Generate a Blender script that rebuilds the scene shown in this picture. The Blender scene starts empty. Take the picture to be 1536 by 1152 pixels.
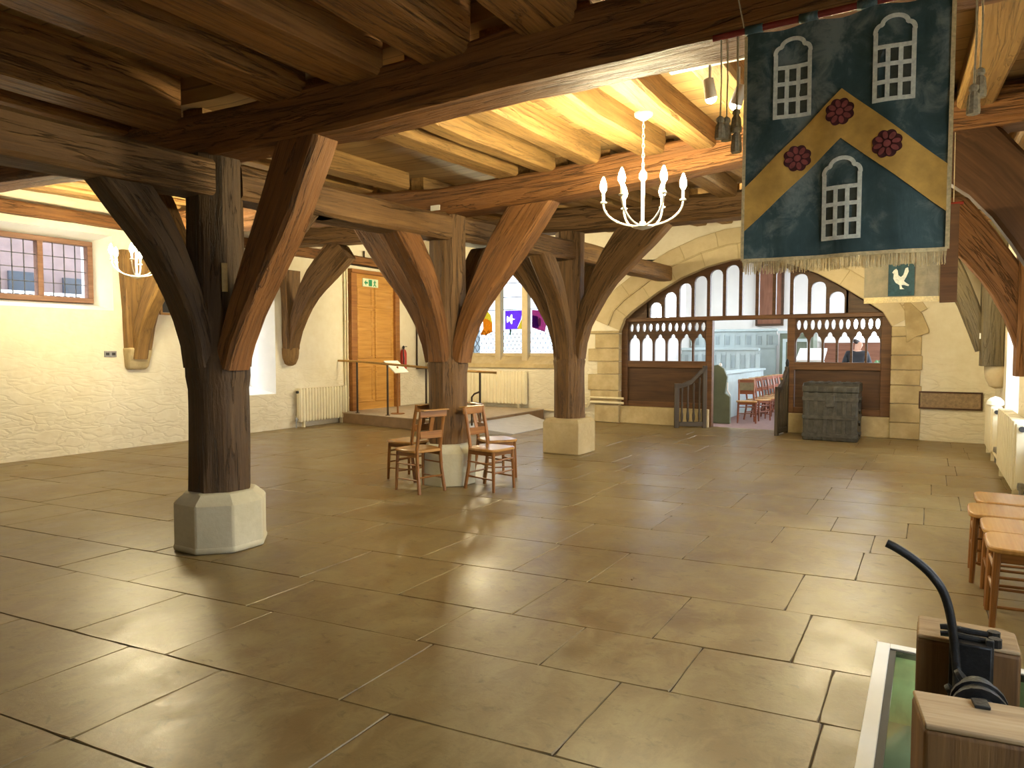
import bpy, bmesh, math, random
from mathutils import Vector, Matrix, noise
C = bpy.context.scene.collection
SC = bpy.context.scene
PI = math.pi
def R(a): return math.radians(a)
rnd = random.Random(7)

# ------------------------------------------------------------------ materials
def new_mat(name):
    m = bpy.data.materials.new(name); m.use_nodes = True
    nt = m.node_tree; b = nt.nodes['Principled BSDF']
    return m, nt, b
def coords(nt, kind, scale=(1, 1, 1)):
    if kind == 'grain':
        a = nt.nodes.new('ShaderNodeAttribute'); a.attribute_name = 'grain'; out = a.outputs['Vector']
    else:
        t = nt.nodes.new('ShaderNodeTexCoord'); out = t.outputs[kind]
    mp = nt.nodes.new('ShaderNodeMapping'); mp.inputs['Scale'].default_value = scale
    nt.links.new(out, mp.inputs['Vector']); return mp.outputs['Vector']
def noise_tex(nt, vec, scale, detail=5, rough=.6, dist=0):
    n = nt.nodes.new('ShaderNodeTexNoise'); n.inputs['Scale'].default_value = scale
    n.inputs['Detail'].default_value = detail; n.inputs['Roughness'].default_value = rough
    n.inputs['Distortion'].default_value = dist
    nt.links.new(vec, n.inputs['Vector']); return n.outputs['Fac']
def ramp(nt, fac, stops):
    r = nt.nodes.new('ShaderNodeValToRGB'); e = r.color_ramp.elements
    while len(e) < len(stops): e.new(.5)
    for el, (p, c) in zip(e, stops):
        el.position = p; el.color = (c[0], c[1], c[2], 1)
    nt.links.new(fac, r.inputs['Fac']); return r.outputs['Color']
def mixc(nt, fac, a, b, mode='MIX'):
    m = nt.nodes.new('ShaderNodeMix'); m.data_type = 'RGBA'; m.blend_type = mode
    for k, v in ((0, fac), (6, a), (7, b)):
        if hasattr(v, 'is_linked'): nt.links.new(v, m.inputs[k])
        elif k == 0: m.inputs[0].default_value = v
        else: m.inputs[k].default_value = (v[0], v[1], v[2], 1)
    return m.outputs[2]
def bump(nt, b, h, strength, dist=.01):
    n = nt.nodes.new('ShaderNodeBump'); n.inputs['Strength'].default_value = strength
    n.inputs['Distance'].default_value = dist
    nt.links.new(h, n.inputs['Height']); nt.links.new(n.outputs['Normal'], b.inputs['Normal'])
def math_node(nt, op, a, b):
    n = nt.nodes.new('ShaderNodeMath'); n.operation = op
    for i, v in enumerate((a, b)):
        if hasattr(v, 'is_linked'): nt.links.new(v, n.inputs[i])
        else: n.inputs[i].default_value = v
    return n.outputs[0]
def plain(name, col, rough=.6, metal=0, vary=.12, scale=8, bumpy=0, spec=.5):
    m, nt, b = new_mat(name)
    v = coords(nt, 'Object'); n = noise_tex(nt, v, scale)
    lo = [c*(1-vary) for c in col]; hi = [min(1, c*(1+vary)) for c in col]
    nt.links.new(ramp(nt, n, [(.3, lo), (.7, hi)]), b.inputs['Base Color'])
    b.inputs['Roughness'].default_value = rough; b.inputs['Metallic'].default_value = metal
    b.inputs['Specular IOR Level'].default_value = spec
    if bumpy: bump(nt, b, noise_tex(nt, v, scale*4), bumpy)
    return m
def wood(name, dark, mid, light, rough=.65, grain=9., bstr=.5, bdist=.012, mott=.5, seed=0., spec=.35, cracks=0.):
    m, nt, b = new_mat(name)
    v1 = coords(nt, 'grain', (.55, grain, grain)); v2 = coords(nt, 'grain', (1, 1.6, 1.6))
    v3 = coords(nt, 'grain', (1.4, 55, 55))
    n1 = noise_tex(nt, v1, 2.2, 7, .62, .4); n2 = noise_tex(nt, v2, 1.7, 4, .55); n3 = noise_tex(nt, v3, 1.2, 3)
    c = ramp(nt, n1, [(.28, dark), (.5, mid), (.74, light)])
    c = mixc(nt, math_node(nt, 'MULTIPLY', n2, mott), c, dark)
    c = mixc(nt, .22, c, ramp(nt, n3, [(.35, dark), (.65, light)]))
    h = math_node(nt, 'ADD', n1, math_node(nt, 'MULTIPLY', n3, .35))
    if cracks:
        vc = coords(nt, 'grain', (.32, 5.5, 5.5)); nc = noise_tex(nt, vc, 1.9, 5, .6, .8)
        ridge = math_node(nt, 'ABSOLUTE', math_node(nt, 'SUBTRACT', nc, .5), 0.0)
        cr = ramp(nt, ridge, [(.0, (1, 1, 1)), (.018, (0, 0, 0))])
        c = mixc(nt, math_node(nt, 'MULTIPLY', cr, cracks), c, [q*.35 for q in dark])
        va = coords(nt, 'grain', (3.2, 4.5, 4.5)); na = noise_tex(nt, va, 1.6, 4, .55)
        c = mixc(nt, math_node(nt, 'MULTIPLY', na, .35), c, light)
        h = math_node(nt, 'ADD', math_node(nt, 'SUBTRACT', h, math_node(nt, 'MULTIPLY', cr, 1.2*cracks)), math_node(nt, 'MULTIPLY', na, 1.1))
    nt.links.new(c, b.inputs['Base Color'])
    b.inputs['Roughness'].default_value = rough; b.inputs['Specular IOR Level'].default_value = spec
    bump(nt, b, h, bstr, bdist)
    return m
M = {}
M['oak_old'] = wood('weathered oak', (0.042, 0.022, 0.009), (0.135, 0.068, 0.023), (0.250, 0.136, 0.047), bstr=.8, bdist=.02, cracks=.8)
M['oak_post_shade'] = wood('post oak with shade painted in', (.022, .013, .006), (.068, .037, .015), (.12, .068, .027), bstr=.8, bdist=.02, cracks=.8)  # darkened copy of the oak: dimness of the near bay painted in
M['oak_beam'] = wood('red brown oak beam', (0.058, 0.024, 0.008), (0.189, 0.078, 0.023), (0.336, 0.152, 0.045), bstr=.8, bdist=.02, cracks=.8)
M['oak_joist'] = wood('pale oak joist', (0.120, 0.060, 0.018), (0.300, 0.160, 0.048), (0.460, 0.281, 0.096), bstr=.6, cracks=.6)
M['oak_wall'] = wood('golden brown wall post oak', (0.060, 0.030, 0.010), (0.220, 0.115, 0.036), (0.360, 0.210, 0.068), bstr=.6, cracks=.7)
M['oak_near'] = wood('joist oak with warm light painted in', (0.045, 0.019, 0.006), (0.255, 0.111, 0.027), (0.540, 0.257, 0.065), bstr=.8, bdist=.02, cracks=.8)  # brighter, redder oak: warm light on the near joists put into the colour
M['oak_green'] = wood('greenish grey old oak', (.035, .026, .012), (.10, .075, .036), (.17, .13, .065), bstr=.8, bdist=.02, cracks=.4)
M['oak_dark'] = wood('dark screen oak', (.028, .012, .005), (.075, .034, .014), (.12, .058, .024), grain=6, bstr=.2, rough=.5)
M['oak_trim'] = wood('screen rail oak', (.05, .02, .008), (.13, .06, .024), (.2, .1, .04), grain=6, bstr=.2, rough=.5)
M['gate'] = wood('grey brown gate oak', (.035, .027, .02), (.075, .058, .042), (.11, .088, .064), grain=6, bstr=.2, rough=.55)
M['door'] = wood('golden panelled door oak', (.33, .15, .028), (.56, .28, .06), (.68, .39, .11), grain=7, bstr=.12, rough=.42)
M['door_trim'] = wood('darker door frame oak', (.17, .06, .014), (.3, .125, .03), (.42, .2, .05), grain=7, bstr=.12, rough=.45)
M['chair'] = wood('varnished beech chair', (.15, .056, .015), (.28, .12, .034), (.41, .2, .06), grain=7, bstr=.08, rough=.32, mott=.3)
M['chair_red'] = wood('red stained chair', (.14, .04, .02), (.27, .085, .04), (.36, .13, .07), grain=7, bstr=.08, rough=.3, mott=.3)
M['seat'] = wood('honey chair seat', (.30, .14, .035), (.46, .24, .07), (.58, .34, .12), grain=5, bstr=.06, rough=.26, mott=.2, spec=.6)
M['block'] = wood('sawn timber block sides', (.05, .022, .006), (.14, .066, .018), (.22, .115, .035), grain=8, bstr=.5, rough=.7)
M['block_top'] = wood('worn pale block top', (.18, .11, .05), (.35, .235, .12), (.48, .36, .21), grain=5, bstr=.5, rough=.8)
M['window_wood'] = wood('window frame wood', (.14, .07, .045), (.24, .125, .08), (.32, .18, .12), bstr=.2)
M['iron'] = plain('black iron', (.018, .018, .018), .45, .6, .4, 20, .3)
M['iron_bronze'] = plain('dark bronze rail', (.05, .032, .018), .4, .6, .2, 20)
M['brass'] = plain('brass rail', (.42, .26, .09), .35, .8, .15, 20)
M['rad'] = plain('cream radiator enamel', (.78, .71, .52), .4, 0, .05, 6)
M['pipe'] = plain('cream painted pipe', (.74, .66, .45), .45, 0, .06, 8)
M['white'] = plain('white paint', (.84, .84, .82), .5, 0, .03, 6)
M['paper'] = plain('white paper', (.8, .78, .7), .8, 0, .04, 20)
M['gold_strip'] = plain('yellowed plaque', (.42, .3, .1), .6, 0, .2, 30)
M['plastic_white'] = plain('white lamp metal', (.78, .75, .66), .35, .2, .05, 10)
M['steel'] = plain('brushed steel', (.3, .29, .27), .4, .7, .2, 30)
M['red'] = plain('red extinguisher enamel', (.42, .03, .015), .3, 0, .1, 8)
M['green_sign'] = plain('green sign ink', (.02, .30, .14), .5, 0, .05, 8)
M['sign_face'] = plain('pale green sign face', (.74, .82, .6), .5, 0, .03, 8)
M['teal'] = plain('grey green panelling paint', (.42, .50, .50), .5, 0, .08, 5)
M['teal_line'] = plain('painted groove shade', (.28, .34, .35), .6, 0, .06, 5)  # darker copy of the panelling colour, recess shade painted in
M['pew_green'] = plain('dull green pew end paint', (.12, .145, .10), .5, 0, .15, 5)
M['chapel_wall'] = plain('white chapel plaster', (.82, .80, .76), .8, 0, .03, 2)
M['chapel_floor'] = plain('pinkish carpet', (.28, .17, .15), .9, 0, .2, 9)
M['brownpanel'] = wood('red brown wall panelling', (.13, .05, .025), (.24, .1, .055), (.3, .14, .08), grain=5, bstr=.1)
M['grout'] = plain('dark floor joint', (.085, .06, .034), .9, 0, .3, 12)
M['black_cloth'] = plain('black clothing', (.008, .008, .01), .8, 0, .2, 12)
M['skin'] = plain('skin', (.5, .28, .19), .5, 0, .08, 10)
M['hair'] = plain('dark hair', (.02, .012, .008), .6, 0, .3, 30)
M['slate'] = plain('dark board', (.05, .045, .045), .6, 0, .2, 6)
M['plaque'] = plain('brown plaque face', (.26, .18, .10), .55, 0, .3, 22)
M['rope'] = plain('silvery tan cord', (.42, .34, .2), .8, 0, .25, 60)
M['tassel'] = plain('grey tan tassel', (.34, .28, .17), .9, 0, .3, 90)
M['pole'] = plain('dark red lacquered pole', (.17, .022, .016), .25, 0, .2, 10)
M['tape'] = plain('tan braid', (.58, .45, .22), .85, 0, .25, 80)
M['gold'] = plain('old gold cloth', (.56, .32, .06), .8, 0, .2, 14, .2)
M['rose'] = plain('dark red rose cloth', (.23, .05, .04), .85, 0, .3, 40)
M['rose_dark'] = plain('dark rose outline', (.06, .01, .009), .9, 0, .3, 40)
M['silver'] = plain('silver grey applique', (.68, .68, .55), .8, 0, .2, 60)
M['pane_cloth'] = plain('olive window light cloth', (.055, .06, .04), .9, 0, .3, 40)
M['linen'] = plain('faded cream linen', (.225, .19, .12), .85, 0, .2, 16, .3)
M['badge'] = plain('dark blue green badge cloth', (.02, .055, .06), .85, 0, .3, 40)
M['lead'] = plain('lead came', (.06, .06, .065), .6, .2, .2, 20)
M['brick_out'] = plain('pink brick building', (.15, .105, .10), .9, 0, .15, 3)
M['glass_dark'] = plain('blue grey far window', (.035, .045, .06), .2, 0, .2, 3)
M['ground_out'] = plain('pale paving outside', (.22, .21, .2), .9, 0, .15, 2)
M['altar_cloth'] = plain('white table cloth', (.85, .86, .86), .8, 0, .03, 4)
M['plant'] = plain('green leaves', (.1, .2, .08), .7, 0, .4, 12)
M['platform'] = plain('brown platform riser', (.24, .15, .075), .7, 0, .15, 6)
M['platform_top'] = plain('pale platform carpet', (.42, .35, .26), .85, 0, .15, 12)
M['ramp'] = plain('grey ramp sheet', (.44, .43, .42), .4, 0, .12, 8)
M['pit'] = plain('green lit pit stone', (.40, .42, .30), .85, 0, .45, 3, .6)
M['cable'] = plain('dark cable', (.03, .03, .03), .6)

def banner_cloth():
    m, nt, b = new_mat('worn dark teal banner cloth')
    v = coords(nt, 'Object'); n = noise_tex(nt, v, 9, 8, .7, .6); n2 = noise_tex(nt, v, 2.6, 3)
    f = math_node(nt, 'MULTIPLY', n, n2)
    c = ramp(nt, f, [(.15, (.020, .046, .045)), (.25, (.038, .072, .068)), (.35, (.16, .19, .165))])
    nt.links.new(c, b.inputs['Base Color']); b.inputs['Roughness'].default_value = .8
    bump(nt, b, noise_tex(nt, coords(nt, 'Object', (6, 1, 1.5)), 4, 4), .3, .01)
    return m
M['banner'] = banner_cloth()
def limewash():
    m, nt, b = new_mat('cream limewashed rubble wall')
    v = coords(nt, 'Object')
    big = noise_tex(nt, v, .8, 4); fine = noise_tex(nt, v, 7, 6, .65)
    # stone courses showing through the limewash
    vs = coords(nt, 'Object', (.8, .8, 2.2))
    dist = nt.nodes.new('ShaderNodeTexNoise'); dist.inputs['Scale'].default_value = 2.2
    nt.links.new(vs, dist.inputs['Vector'])
    add = nt.nodes.new('ShaderNodeVectorMath'); add.operation = 'MULTIPLY_ADD'
    nt.links.new(dist.outputs['Color'], add.inputs[0]); add.inputs[1].default_value = (.8, .8, .8)
    nt.links.new(vs, add.inputs[2])
    vo = nt.nodes.new('ShaderNodeTexVoronoi'); vo.feature = 'DISTANCE_TO_EDGE'; vo.inputs['Scale'].default_value = 3.6
    nt.links.new(add.outputs[0], vo.inputs['Vector'])
    edge = ramp(nt, vo.outputs['Distance'], [(0, (0, 0, 0)), (.16, (1, 1, 1))])
    # stonework is visible low down; the plaster thickens higher up
    sep = nt.nodes.new('ShaderNodeSeparateXYZ'); nt.links.new(v, sep.inputs[0])
    mr = nt.nodes.new('ShaderNodeMapRange'); mr.inputs[1].default_value = .55; mr.inputs[2].default_value = 1.5
    mr.inputs[3].default_value = 1; mr.inputs[4].default_value = .12
    nt.links.new(sep.outputs['Z'], mr.inputs[0])
    c = ramp(nt, big, [(.3, (.70, .63, .47)), (.7, (.80, .75, .61))])
    c = mixc(nt, .35, c, ramp(nt, fine, [(.3, (.64, .56, .40)), (.7, (.82, .78, .66))]))
    inv = math_node(nt, 'SUBTRACT', 1.0, edge)
    c = mixc(nt, math_node(nt, 'MULTIPLY', math_node(nt, 'MULTIPLY', inv, mr.outputs[0]), .10), c, (.5, .43, .3))
    nt.links.new(c, b.inputs['Base Color']); b.inputs['Roughness'].default_value = .9
    h = math_node(nt, 'ADD', math_node(nt, 'MULTIPLY', edge, mr.outputs[0]), math_node(nt, 'MULTIPLY', fine, .45))
    bump(nt, b, h, .34, .02)
    return m
M['limewash'] = limewash()
def stone(name, a, b_, stain, sc=5):
    m, nt, b = new_mat(name)
    v = coords(nt, 'Object'); n = noise_tex(nt, v, sc, 7, .7); n2 = noise_tex(nt, v, 1.3, 4)
    c = ramp(nt, n, [(.3, a), (.7, b_)])
    c = mixc(nt, ramp(nt, n2, [(.5, (0, 0, 0)), (.72, (.7, .7, .7))]), c, stain)
    nt.links.new(c, b.inputs['Base Color']); b.inputs['Roughness'].default_value = .85
    bump(nt, b, n, .5, .015)
    return m
M['stone_base'] = stone('grey buff post base stone', (.48, .44, .30), (.62, .58, .43), (.33, .30, .19))
M['stone_gold'] = stone('golden buff limestone', (.42, .32, .16), (.58, .47, .27), (.26, .19, .09))
M['stone_mullion'] = stone('tan mullion stone', (.45, .36, .22), (.56, .47, .31), (.38, .3, .18))
def flags():
    m, nt, b = new_mat('worn brown flagstone')
    v = coords(nt, 'Object'); g = coords(nt, 'grain')
    n = noise_tex(nt, v, 2.2, 7, .65, .3); f = noise_tex(nt, v, 16, 6, .7)
    c = ramp(nt, n, [(.3, (0.139, 0.092, 0.034)), (.55, (0.202, 0.144, 0.057)), (.75, (0.252, 0.192, 0.087))])
    sep = nt.nodes.new('ShaderNodeSeparateXYZ'); nt.links.new(g, sep.inputs[0])
    c = mixc(nt, .55, c, ramp(nt, sep.outputs['X'], [(0, (0.155, 0.106, 0.041)), (.5, (0.197, 0.144, 0.061)), (1, (0.244, 0.188, 0.090))]))
    c = mixc(nt, ramp(nt, f, [(.55, (0, 0, 0)), (.75, (.35, .35, .35))]), c, (0.084, 0.056, 0.028))
    big = noise_tex(nt, v, .75, 5, .6, .4); mid = noise_tex(nt, coords(nt, 'Object', (1.3, .8, 1)), 4.5, 8, .72, .5)
    c = mixc(nt, ramp(nt, big, [(.38, (0, 0, 0)), (.66, (.75, .75, .75))]), c, mixc(nt, n, (0.109, 0.060, 0.019), (0.185, 0.112, 0.040)))
    c = mixc(nt, ramp(nt, mid, [(.44, (0, 0, 0)), (.62, (.6, .6, .6))]), c, (0.277, 0.220, 0.099))
    c = mixc(nt, ramp(nt, noise_tex(nt, coords(nt, 'Object', (1, 1.6, 1)), 9, 6, .75, .6), [(.56, (0, 0, 0)), (.68, (.55, .55, .55))]), c, (0.076, 0.046, 0.017))
    nt.links.new(c, b.inputs['Base Color'])
    n = math_node(nt, 'ADD', math_node(nt, 'MULTIPLY', n, .5), math_node(nt, 'MULTIPLY', mid, .5))
    r = nt.nodes.new('ShaderNodeMapRange'); r.inputs[1].default_value = .3; r.inputs[2].default_value = .7; r.inputs[3].default_value = .24; r.inputs[4].default_value = .52
    nt.links.new(n, r.inputs[0]); nt.links.new(r.outputs[0], b.inputs['Roughness'])
    bump(nt, b, math_node(nt, 'ADD', n, math_node(nt, 'MULTIPLY', f, .3)), .28, .012)
    return m
M['flags'] = flags()
def boards():
    m, nt, b = new_mat('golden oak ceiling boards')
    v = coords(nt, 'Object', (1, 1, 1))
    br = nt.nodes.new('ShaderNodeTexBrick'); br.inputs['Scale'].default_value = 1
    br.inputs['Brick Width'].default_value = 2.7; br.inputs['Row Height'].default_value = .21
    br.inputs['Mortar Size'].default_value = .006; br.inputs['Color1'].default_value = (.17, .085, .022, 1)
    br.inputs['Color2'].default_value = (.50, .32, .12, 1); br.inputs['Mortar'].default_value = (.06, .03, .012, 1)
    nt.links.new(v, br.inputs['Vector'])
    n = noise_tex(nt, coords(nt, 'Object', (.8, 9, 9)), 2, 6)
    c = mixc(nt, .35, br.outputs['Color'], ramp(nt, n, [(.3, (.26, .145, .05)), (.7, (.55, .36, .15))]))
    nt.links.new(c, b.inputs['Base Color']); b.inputs['Roughness'].default_value = .7
    bump(nt, b, n, .3)
    return m
M['boards'] = boards()
def voussoir():
    m, nt, b = new_mat('golden arch ashlar')
    g = coords(nt, 'grain')
    br = nt.nodes.new('ShaderNodeTexBrick'); br.inputs['Scale'].default_value = 1
    br.inputs['Brick Width'].default_value = .62; br.inputs['Row Height'].default_value = .29
    br.inputs['Mortar Size'].default_value = .008; br.inputs['Color1'].default_value = (.52, .42, .24, 1)
    br.inputs['Color2'].default_value = (.66, .57, .38, 1); br.inputs['Mortar'].default_value = (.36, .28, .15, 1)
    nt.links.new(g, br.inputs['Vector'])
    v = coords(nt, 'Object'); n = noise_tex(nt, v, 4, 7, .7)
    c = mixc(nt, .4, br.outputs['Color'], ramp(nt, n, [(.3, (.36, .26, .12)), (.7, (.62, .52, .33))]))
    nt.links.new(c, b.inputs['Base Color']); b.inputs['Roughness'].default_value = .85
    bump(nt, b, math_node(nt, 'ADD', n, math_node(nt, 'MULTIPLY', br.outputs['Fac'], -.6)), .5, .015)
    return m
M['voussoir'] = voussoir()
def chest_mat():
    m, nt, b = new_mat('dark iron bound chest')
    v = coords(nt, 'Object'); n = noise_tex(nt, v, 7, 7, .7)
    nt.links.new(ramp(nt, n, [(.3, (.022, .022, .018)), (.7, (.085, .08, .066))]), b.inputs['Base Color'])
    b.inputs['Roughness'].default_value = .5; b.inputs['Metallic'].default_value = .25
    bump(nt, b, n, .6, .02); return m
M['chest'] = chest_mat()
M['chest_strap'] = plain('grey iron chest strap', (.072, .07, .062), .45, .5, .4, 14, .4)
def glass(name, tint, gloss=.08, rough=.02, diffuse=0.):
    m = bpy.data.materials.new(name); m.use_nodes = True; nt = m.node_tree
    nt.nodes.remove(nt.nodes['Principled BSDF']); out = nt.nodes['Material Output']
    t = nt.nodes.new('ShaderNodeBsdfTransparent'); t.inputs[0].default_value = (*tint, 1)
    g = nt.nodes.new('ShaderNodeBsdfGlossy'); g.inputs['Roughness'].default_value = rough
    mx = nt.nodes.new('ShaderNodeMixShader'); mx.inputs[0].default_value = gloss
    nt.links.new(t.outputs[0], mx.inputs[1]); nt.links.new(g.outputs[0], mx.inputs[2])
    last = mx.outputs[0]
    if diffuse:
        d = nt.nodes.new('ShaderNodeBsdfTranslucent'); d.inputs[0].default_value = (*tint, 1)
        m2 = nt.nodes.new('ShaderNodeMixShader'); m2.inputs[0].default_value = diffuse
        nt.links.new(last, m2.inputs[1]); nt.links.new(d.outputs[0], m2.inputs[2]); last = m2.outputs[0]
    nt.links.new(last, out.inputs['Surface']); return m
M['glass'] = glass('clear window glass', (.97, .98, 1), .06)
M['glass_old'] = glass('old seeded leaded glass', (.47, .52, .57), .05)
M['glass_floor'] = glass('green floor glass', (.66, .80, .70), .14, .03)
M['st_purple'] = glass('purple stained glass', (.30, .13, .55), .03, .1, .2)
M['st_orange'] = glass('orange stained glass', (.62, .29, .05), .03, .1, .2)
M['st_yellow'] = glass('yellow stained glass', (.62, .48, .10), .03, .1, .2)
M['st_red'] = glass('red stained glass', (.52, .07, .09), .03, .1, .2)
M['st_white'] = glass('white stained glass', (.6, .6, .58), .03, .1, .3)
M['st_green'] = glass('dark green stained glass', (.06, .15, .11), .03, .1, .2)
M['st_crimson'] = glass('crimson stained glass', (.42, .12, .24), .03, .1, .2)
def emit(name, col, s):
    m = bpy.data.materials.new(name); m.use_nodes = True; nt = m.node_tree
    nt.nodes.remove(nt.nodes['Principled BSDF'])
    e = nt.nodes.new('ShaderNodeEmission'); e.inputs[0].default_value = (*col, 1); e.inputs[1].default_value = s
    nt.links.new(e.outputs[0], nt.nodes['Material Output'].inputs['Surface']); return m
BULB = 1130.
M['bulb'] = emit('lit candle bulb', (1, .85, .50), BULB)
M['spot_face'] = emit('lit spotlight lens', (1, .88, .66), 60)
M['pit_lamp'] = emit('lit pit lamp', (1, .95, .7), 60)

# ------------------------------------------------------------------ mesh builder
class MB:
    def __init__(s): s.v = []; s.f = []; s.g = []; s.mi = []; s.cur = 0
    def add(s, verts, faces, grain=None):
        o = len(s.v); s.v += [tuple(v) for v in verts]
        s.g += [tuple(x) for x in (grain if grain else verts)]
        s.f += [tuple(i+o for i in f) for f in faces]; s.mi += [s.cur]*len(faces); return s
    def box(s, x0, x1, y0, y1, z0, z1, axis=None, rz=0, piv=None, mat=None):
        v = [Vector((x, y, z)) for x in (x0, x1) for y in (y0, y1) for z in (z0, z1)]
        d = (x1-x0, y1-y0, z1-z0)
        if axis is None: axis = max(range(3), key=lambda i: abs(d[i]))
        o = [axis] + [i for i in range(3) if i != axis]; ph = rnd.random()*40
        g = [(p[o[0]]+ph, p[o[1]]+ph, p[o[2]]) for p in v]
        if rz:
            pv = Vector(piv) if piv else Vector(((x0+x1)/2, (y0+y1)/2, 0))
            m = Matrix.Rotation(rz, 3, 'Z'); v = [m @ (p-pv)+pv for p in v]
        if mat is not None: v = [mat @ p for p in v]
        return s.add(v, [(0, 1, 3, 2), (4, 6, 7, 5), (0, 4, 5, 1), (2, 3, 7, 6), (0, 2, 6, 4), (1, 5, 7, 3)], g)
    def tube(s, pts, r, seg=10, cap=True):
        pts = [Vector(p) for p in pts]; n = len(pts); rs = r if isinstance(r, (list, tuple)) else [r]*n
        vs = []; gs = []; L = 0; ph = rnd.random()*40; prev = None
        for i, p in enumerate(pts):
            t = (pts[min(i+1, n-1)]-pts[max(i-1, 0)]).normalized()
            if prev is None: a = t.orthogonal().normalized()
            else: a = (prev - t*prev.dot(t)).normalized()
            prev = a; b = t.cross(a)
            if i: L += (p-pts[i-1]).length
            for k in range(seg):
                q = 2*PI*k/seg; vs.append(p+(a*math.cos(q)+b*math.sin(q))*rs[i])
                gs.append((L+ph, rs[i]*math.cos(q), rs[i]*math.sin(q)))
        fs = [(i*seg+k, i*seg+(k+1) % seg, (i+1)*seg+(k+1) % seg, (i+1)*seg+k) for i in range(n-1) for k in range(seg)]
        if cap: fs += [tuple(range(seg-1, -1, -1)), tuple((n-1)*seg+k for k in range(seg))]
        return s.add(vs, fs, gs)
    def lathe(s, prof, c=(0, 0, 0), seg=16, rot=0., mat=None):
        vs = []; c = Vector(c)
        for (r, z) in prof:
            for k in range(seg):
                q = rot+2*PI*k/seg; vs.append(Vector((r*math.cos(q), r*math.sin(q), z)))
        if mat is not None: vs = [mat @ v for v in vs]
        vs = [v+c for v in vs]; n = len(prof)
        gs = [(v.z, v.x, v.y) for v in vs]
        fs = [(i*seg+k, i*seg+(k+1) % seg, (i+1)*seg+(k+1) % seg, (i+1)*seg+k) for i in range(n-1) for k in range(seg)]
        fs += [tuple(range(seg-1, -1, -1)), tuple((n-1)*seg+k for k in range(seg))]
        return s.add(vs, fs, gs)
    def prism(s, poly, to3, depth):
        """poly of 2-D points; to3(u, v, d) -> 3-D; extruded from d=0 to d=depth"""
        n = len(poly); vs = [to3(u, v, 0) for u, v in poly]+[to3(u, v, depth) for u, v in poly]
        g = [(u, v, 0) for u, v in poly]*2
        fs = [tuple(range(n)), tuple(range(2*n-1, n-1, -1))]+[(i, i+n, (i+1) % n+n, (i+1) % n) for i in range(n)]
        return s.add(vs, fs, g)
    def strip(s, us, lo, hi, to3, depth):
        """solid between curves lo(u) and hi(u), extruded by depth"""
        n = len(us); vs = []; g = []
        for d in (0, depth):
            for i, u in enumerate(us):
                for v in (lo[i], hi[i]): vs.append(to3(u, v, d)); g.append((u, v, d))
        m = 2*n; fs = []
        for i in range(n-1):
            a = 2*i; fs.append((a, a+2, a+3, a+1)); fs.append((m+a, m+a+1, m+a+3, m+a+2))
            fs.append((a, m+a, m+a+2, a+2)); fs.append((a+1, a+3, m+a+3, m+a+1))
        fs.append((0, 1, m+1, m)); e = 2*(n-1); fs.append((e, m+e, m+e+1, e+1))
        return s.add(vs, fs, g)
    def timber(s, path, side, w, h, ch=.03, amp=.012, seed=0, step=.16, zmax=None):
        """hewn timber swept along path; side = direction of the width w; h across; noise wobble, chamfered arrises"""
        P = [Vector(p) for p in path]; n0 = len(P)
        W = w if isinstance(w, (list, tuple)) else [w]*n0; H = h if isinstance(h, (list, tuple)) else [h]*n0
        pts = []; ws = []; hs = []
        for i in range(n0-1):
            k = max(1, int((P[i+1]-P[i]).length/step))
            for j in range(k):
                t = j/k; pts.append(P[i].lerp(P[i+1], t)); ws.append(W[i]+(W[i+1]-W[i])*t); hs.append(H[i]+(H[i+1]-H[i])*t)
        pts.append(P[-1]); ws.append(W[-1]); hs.append(H[-1])
        side = Vector(side).normalized(); n = len(pts); vs = []; gs = []; L = 0; ph = seed*3.7
        for i, p in enumerate(pts):
            t = (pts[min(i+1, n-1)]-pts[max(i-1, 0)]).normalized(); a = (side - t*side.dot(t)).normalized(); b = t.cross(a)
            if i: L += (p-pts[i-1]).length
            x, y = ws[i]/2, hs[i]/2; c = min(ch, x*.6, y*.6)
            sec = [(-x+c, -y), (0, -y), (x-c, -y), (x, -y+c), (x, 0), (x, y-c), (x-c, y), (0, y), (-x+c, y), (-x, y-c), (-x, 0), (-x, -y+c)]
            for (u, v) in sec:
                q = p+a*u+b*v
                d = noise.noise(Vector((L*.9+ph, u*3.1+ph, v*3.1)))*amp+noise.noise(Vector((L*3.3+ph, u*9, v*9+ph)))*amp*.45
                q = q+(a*u+b*v).normalized()*d
                if zmax is not None and q.z > zmax: q.z = zmax
                vs.append(q); gs.append((L+ph, u+ph*.37, v))
        k = 12
        fs = [(i*k+j, i*k+(j+1) % k, (i+1)*k+(j+1) % k, (i+1)*k+j) for i in range(n-1) for j in range(k)]
        fs += [tuple(range(k-1, -1, -1)), tuple((n-1)*k+j for j in range(k))]
        return s.add(vs, fs, gs)
    def build(s, name, mats, parent=None, smooth=True, ang=32, bevel=0, loc=None, seg=2):
        me = bpy.data.meshes.new(name)
        org = Vector((0, 0, 0))
        if parent is not None: org = parent_origin(parent)
        elif loc is not None: org = Vector(loc)
        me.from_pydata([tuple(Vector(v)-org) for v in s.v], [], s.f)
        at = me.attributes.new('grain', 'FLOAT_VECTOR', 'POINT'); at.data.foreach_set('vector', [c for g in s.g for c in g])
        if not isinstance(mats, (list, tuple)): mats = [mats]
        for m in mats: me.materials.append(M[m] if isinstance(m, str) else m)
        if len(mats) > 1: me.polygons.foreach_set('material_index', s.mi)
        bm = bmesh.new(); bm.from_mesh(me); bmesh.ops.recalc_face_normals(bm, faces=bm.faces); bm.to_mesh(me); bm.free()
        if smooth:
            me.polygons.foreach_set('use_smooth', [True]*len(me.polygons)); me.set_sharp_from_angle(angle=R(ang))
        o = bpy.data.objects.new(name, me); C.objects.link(o)
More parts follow.
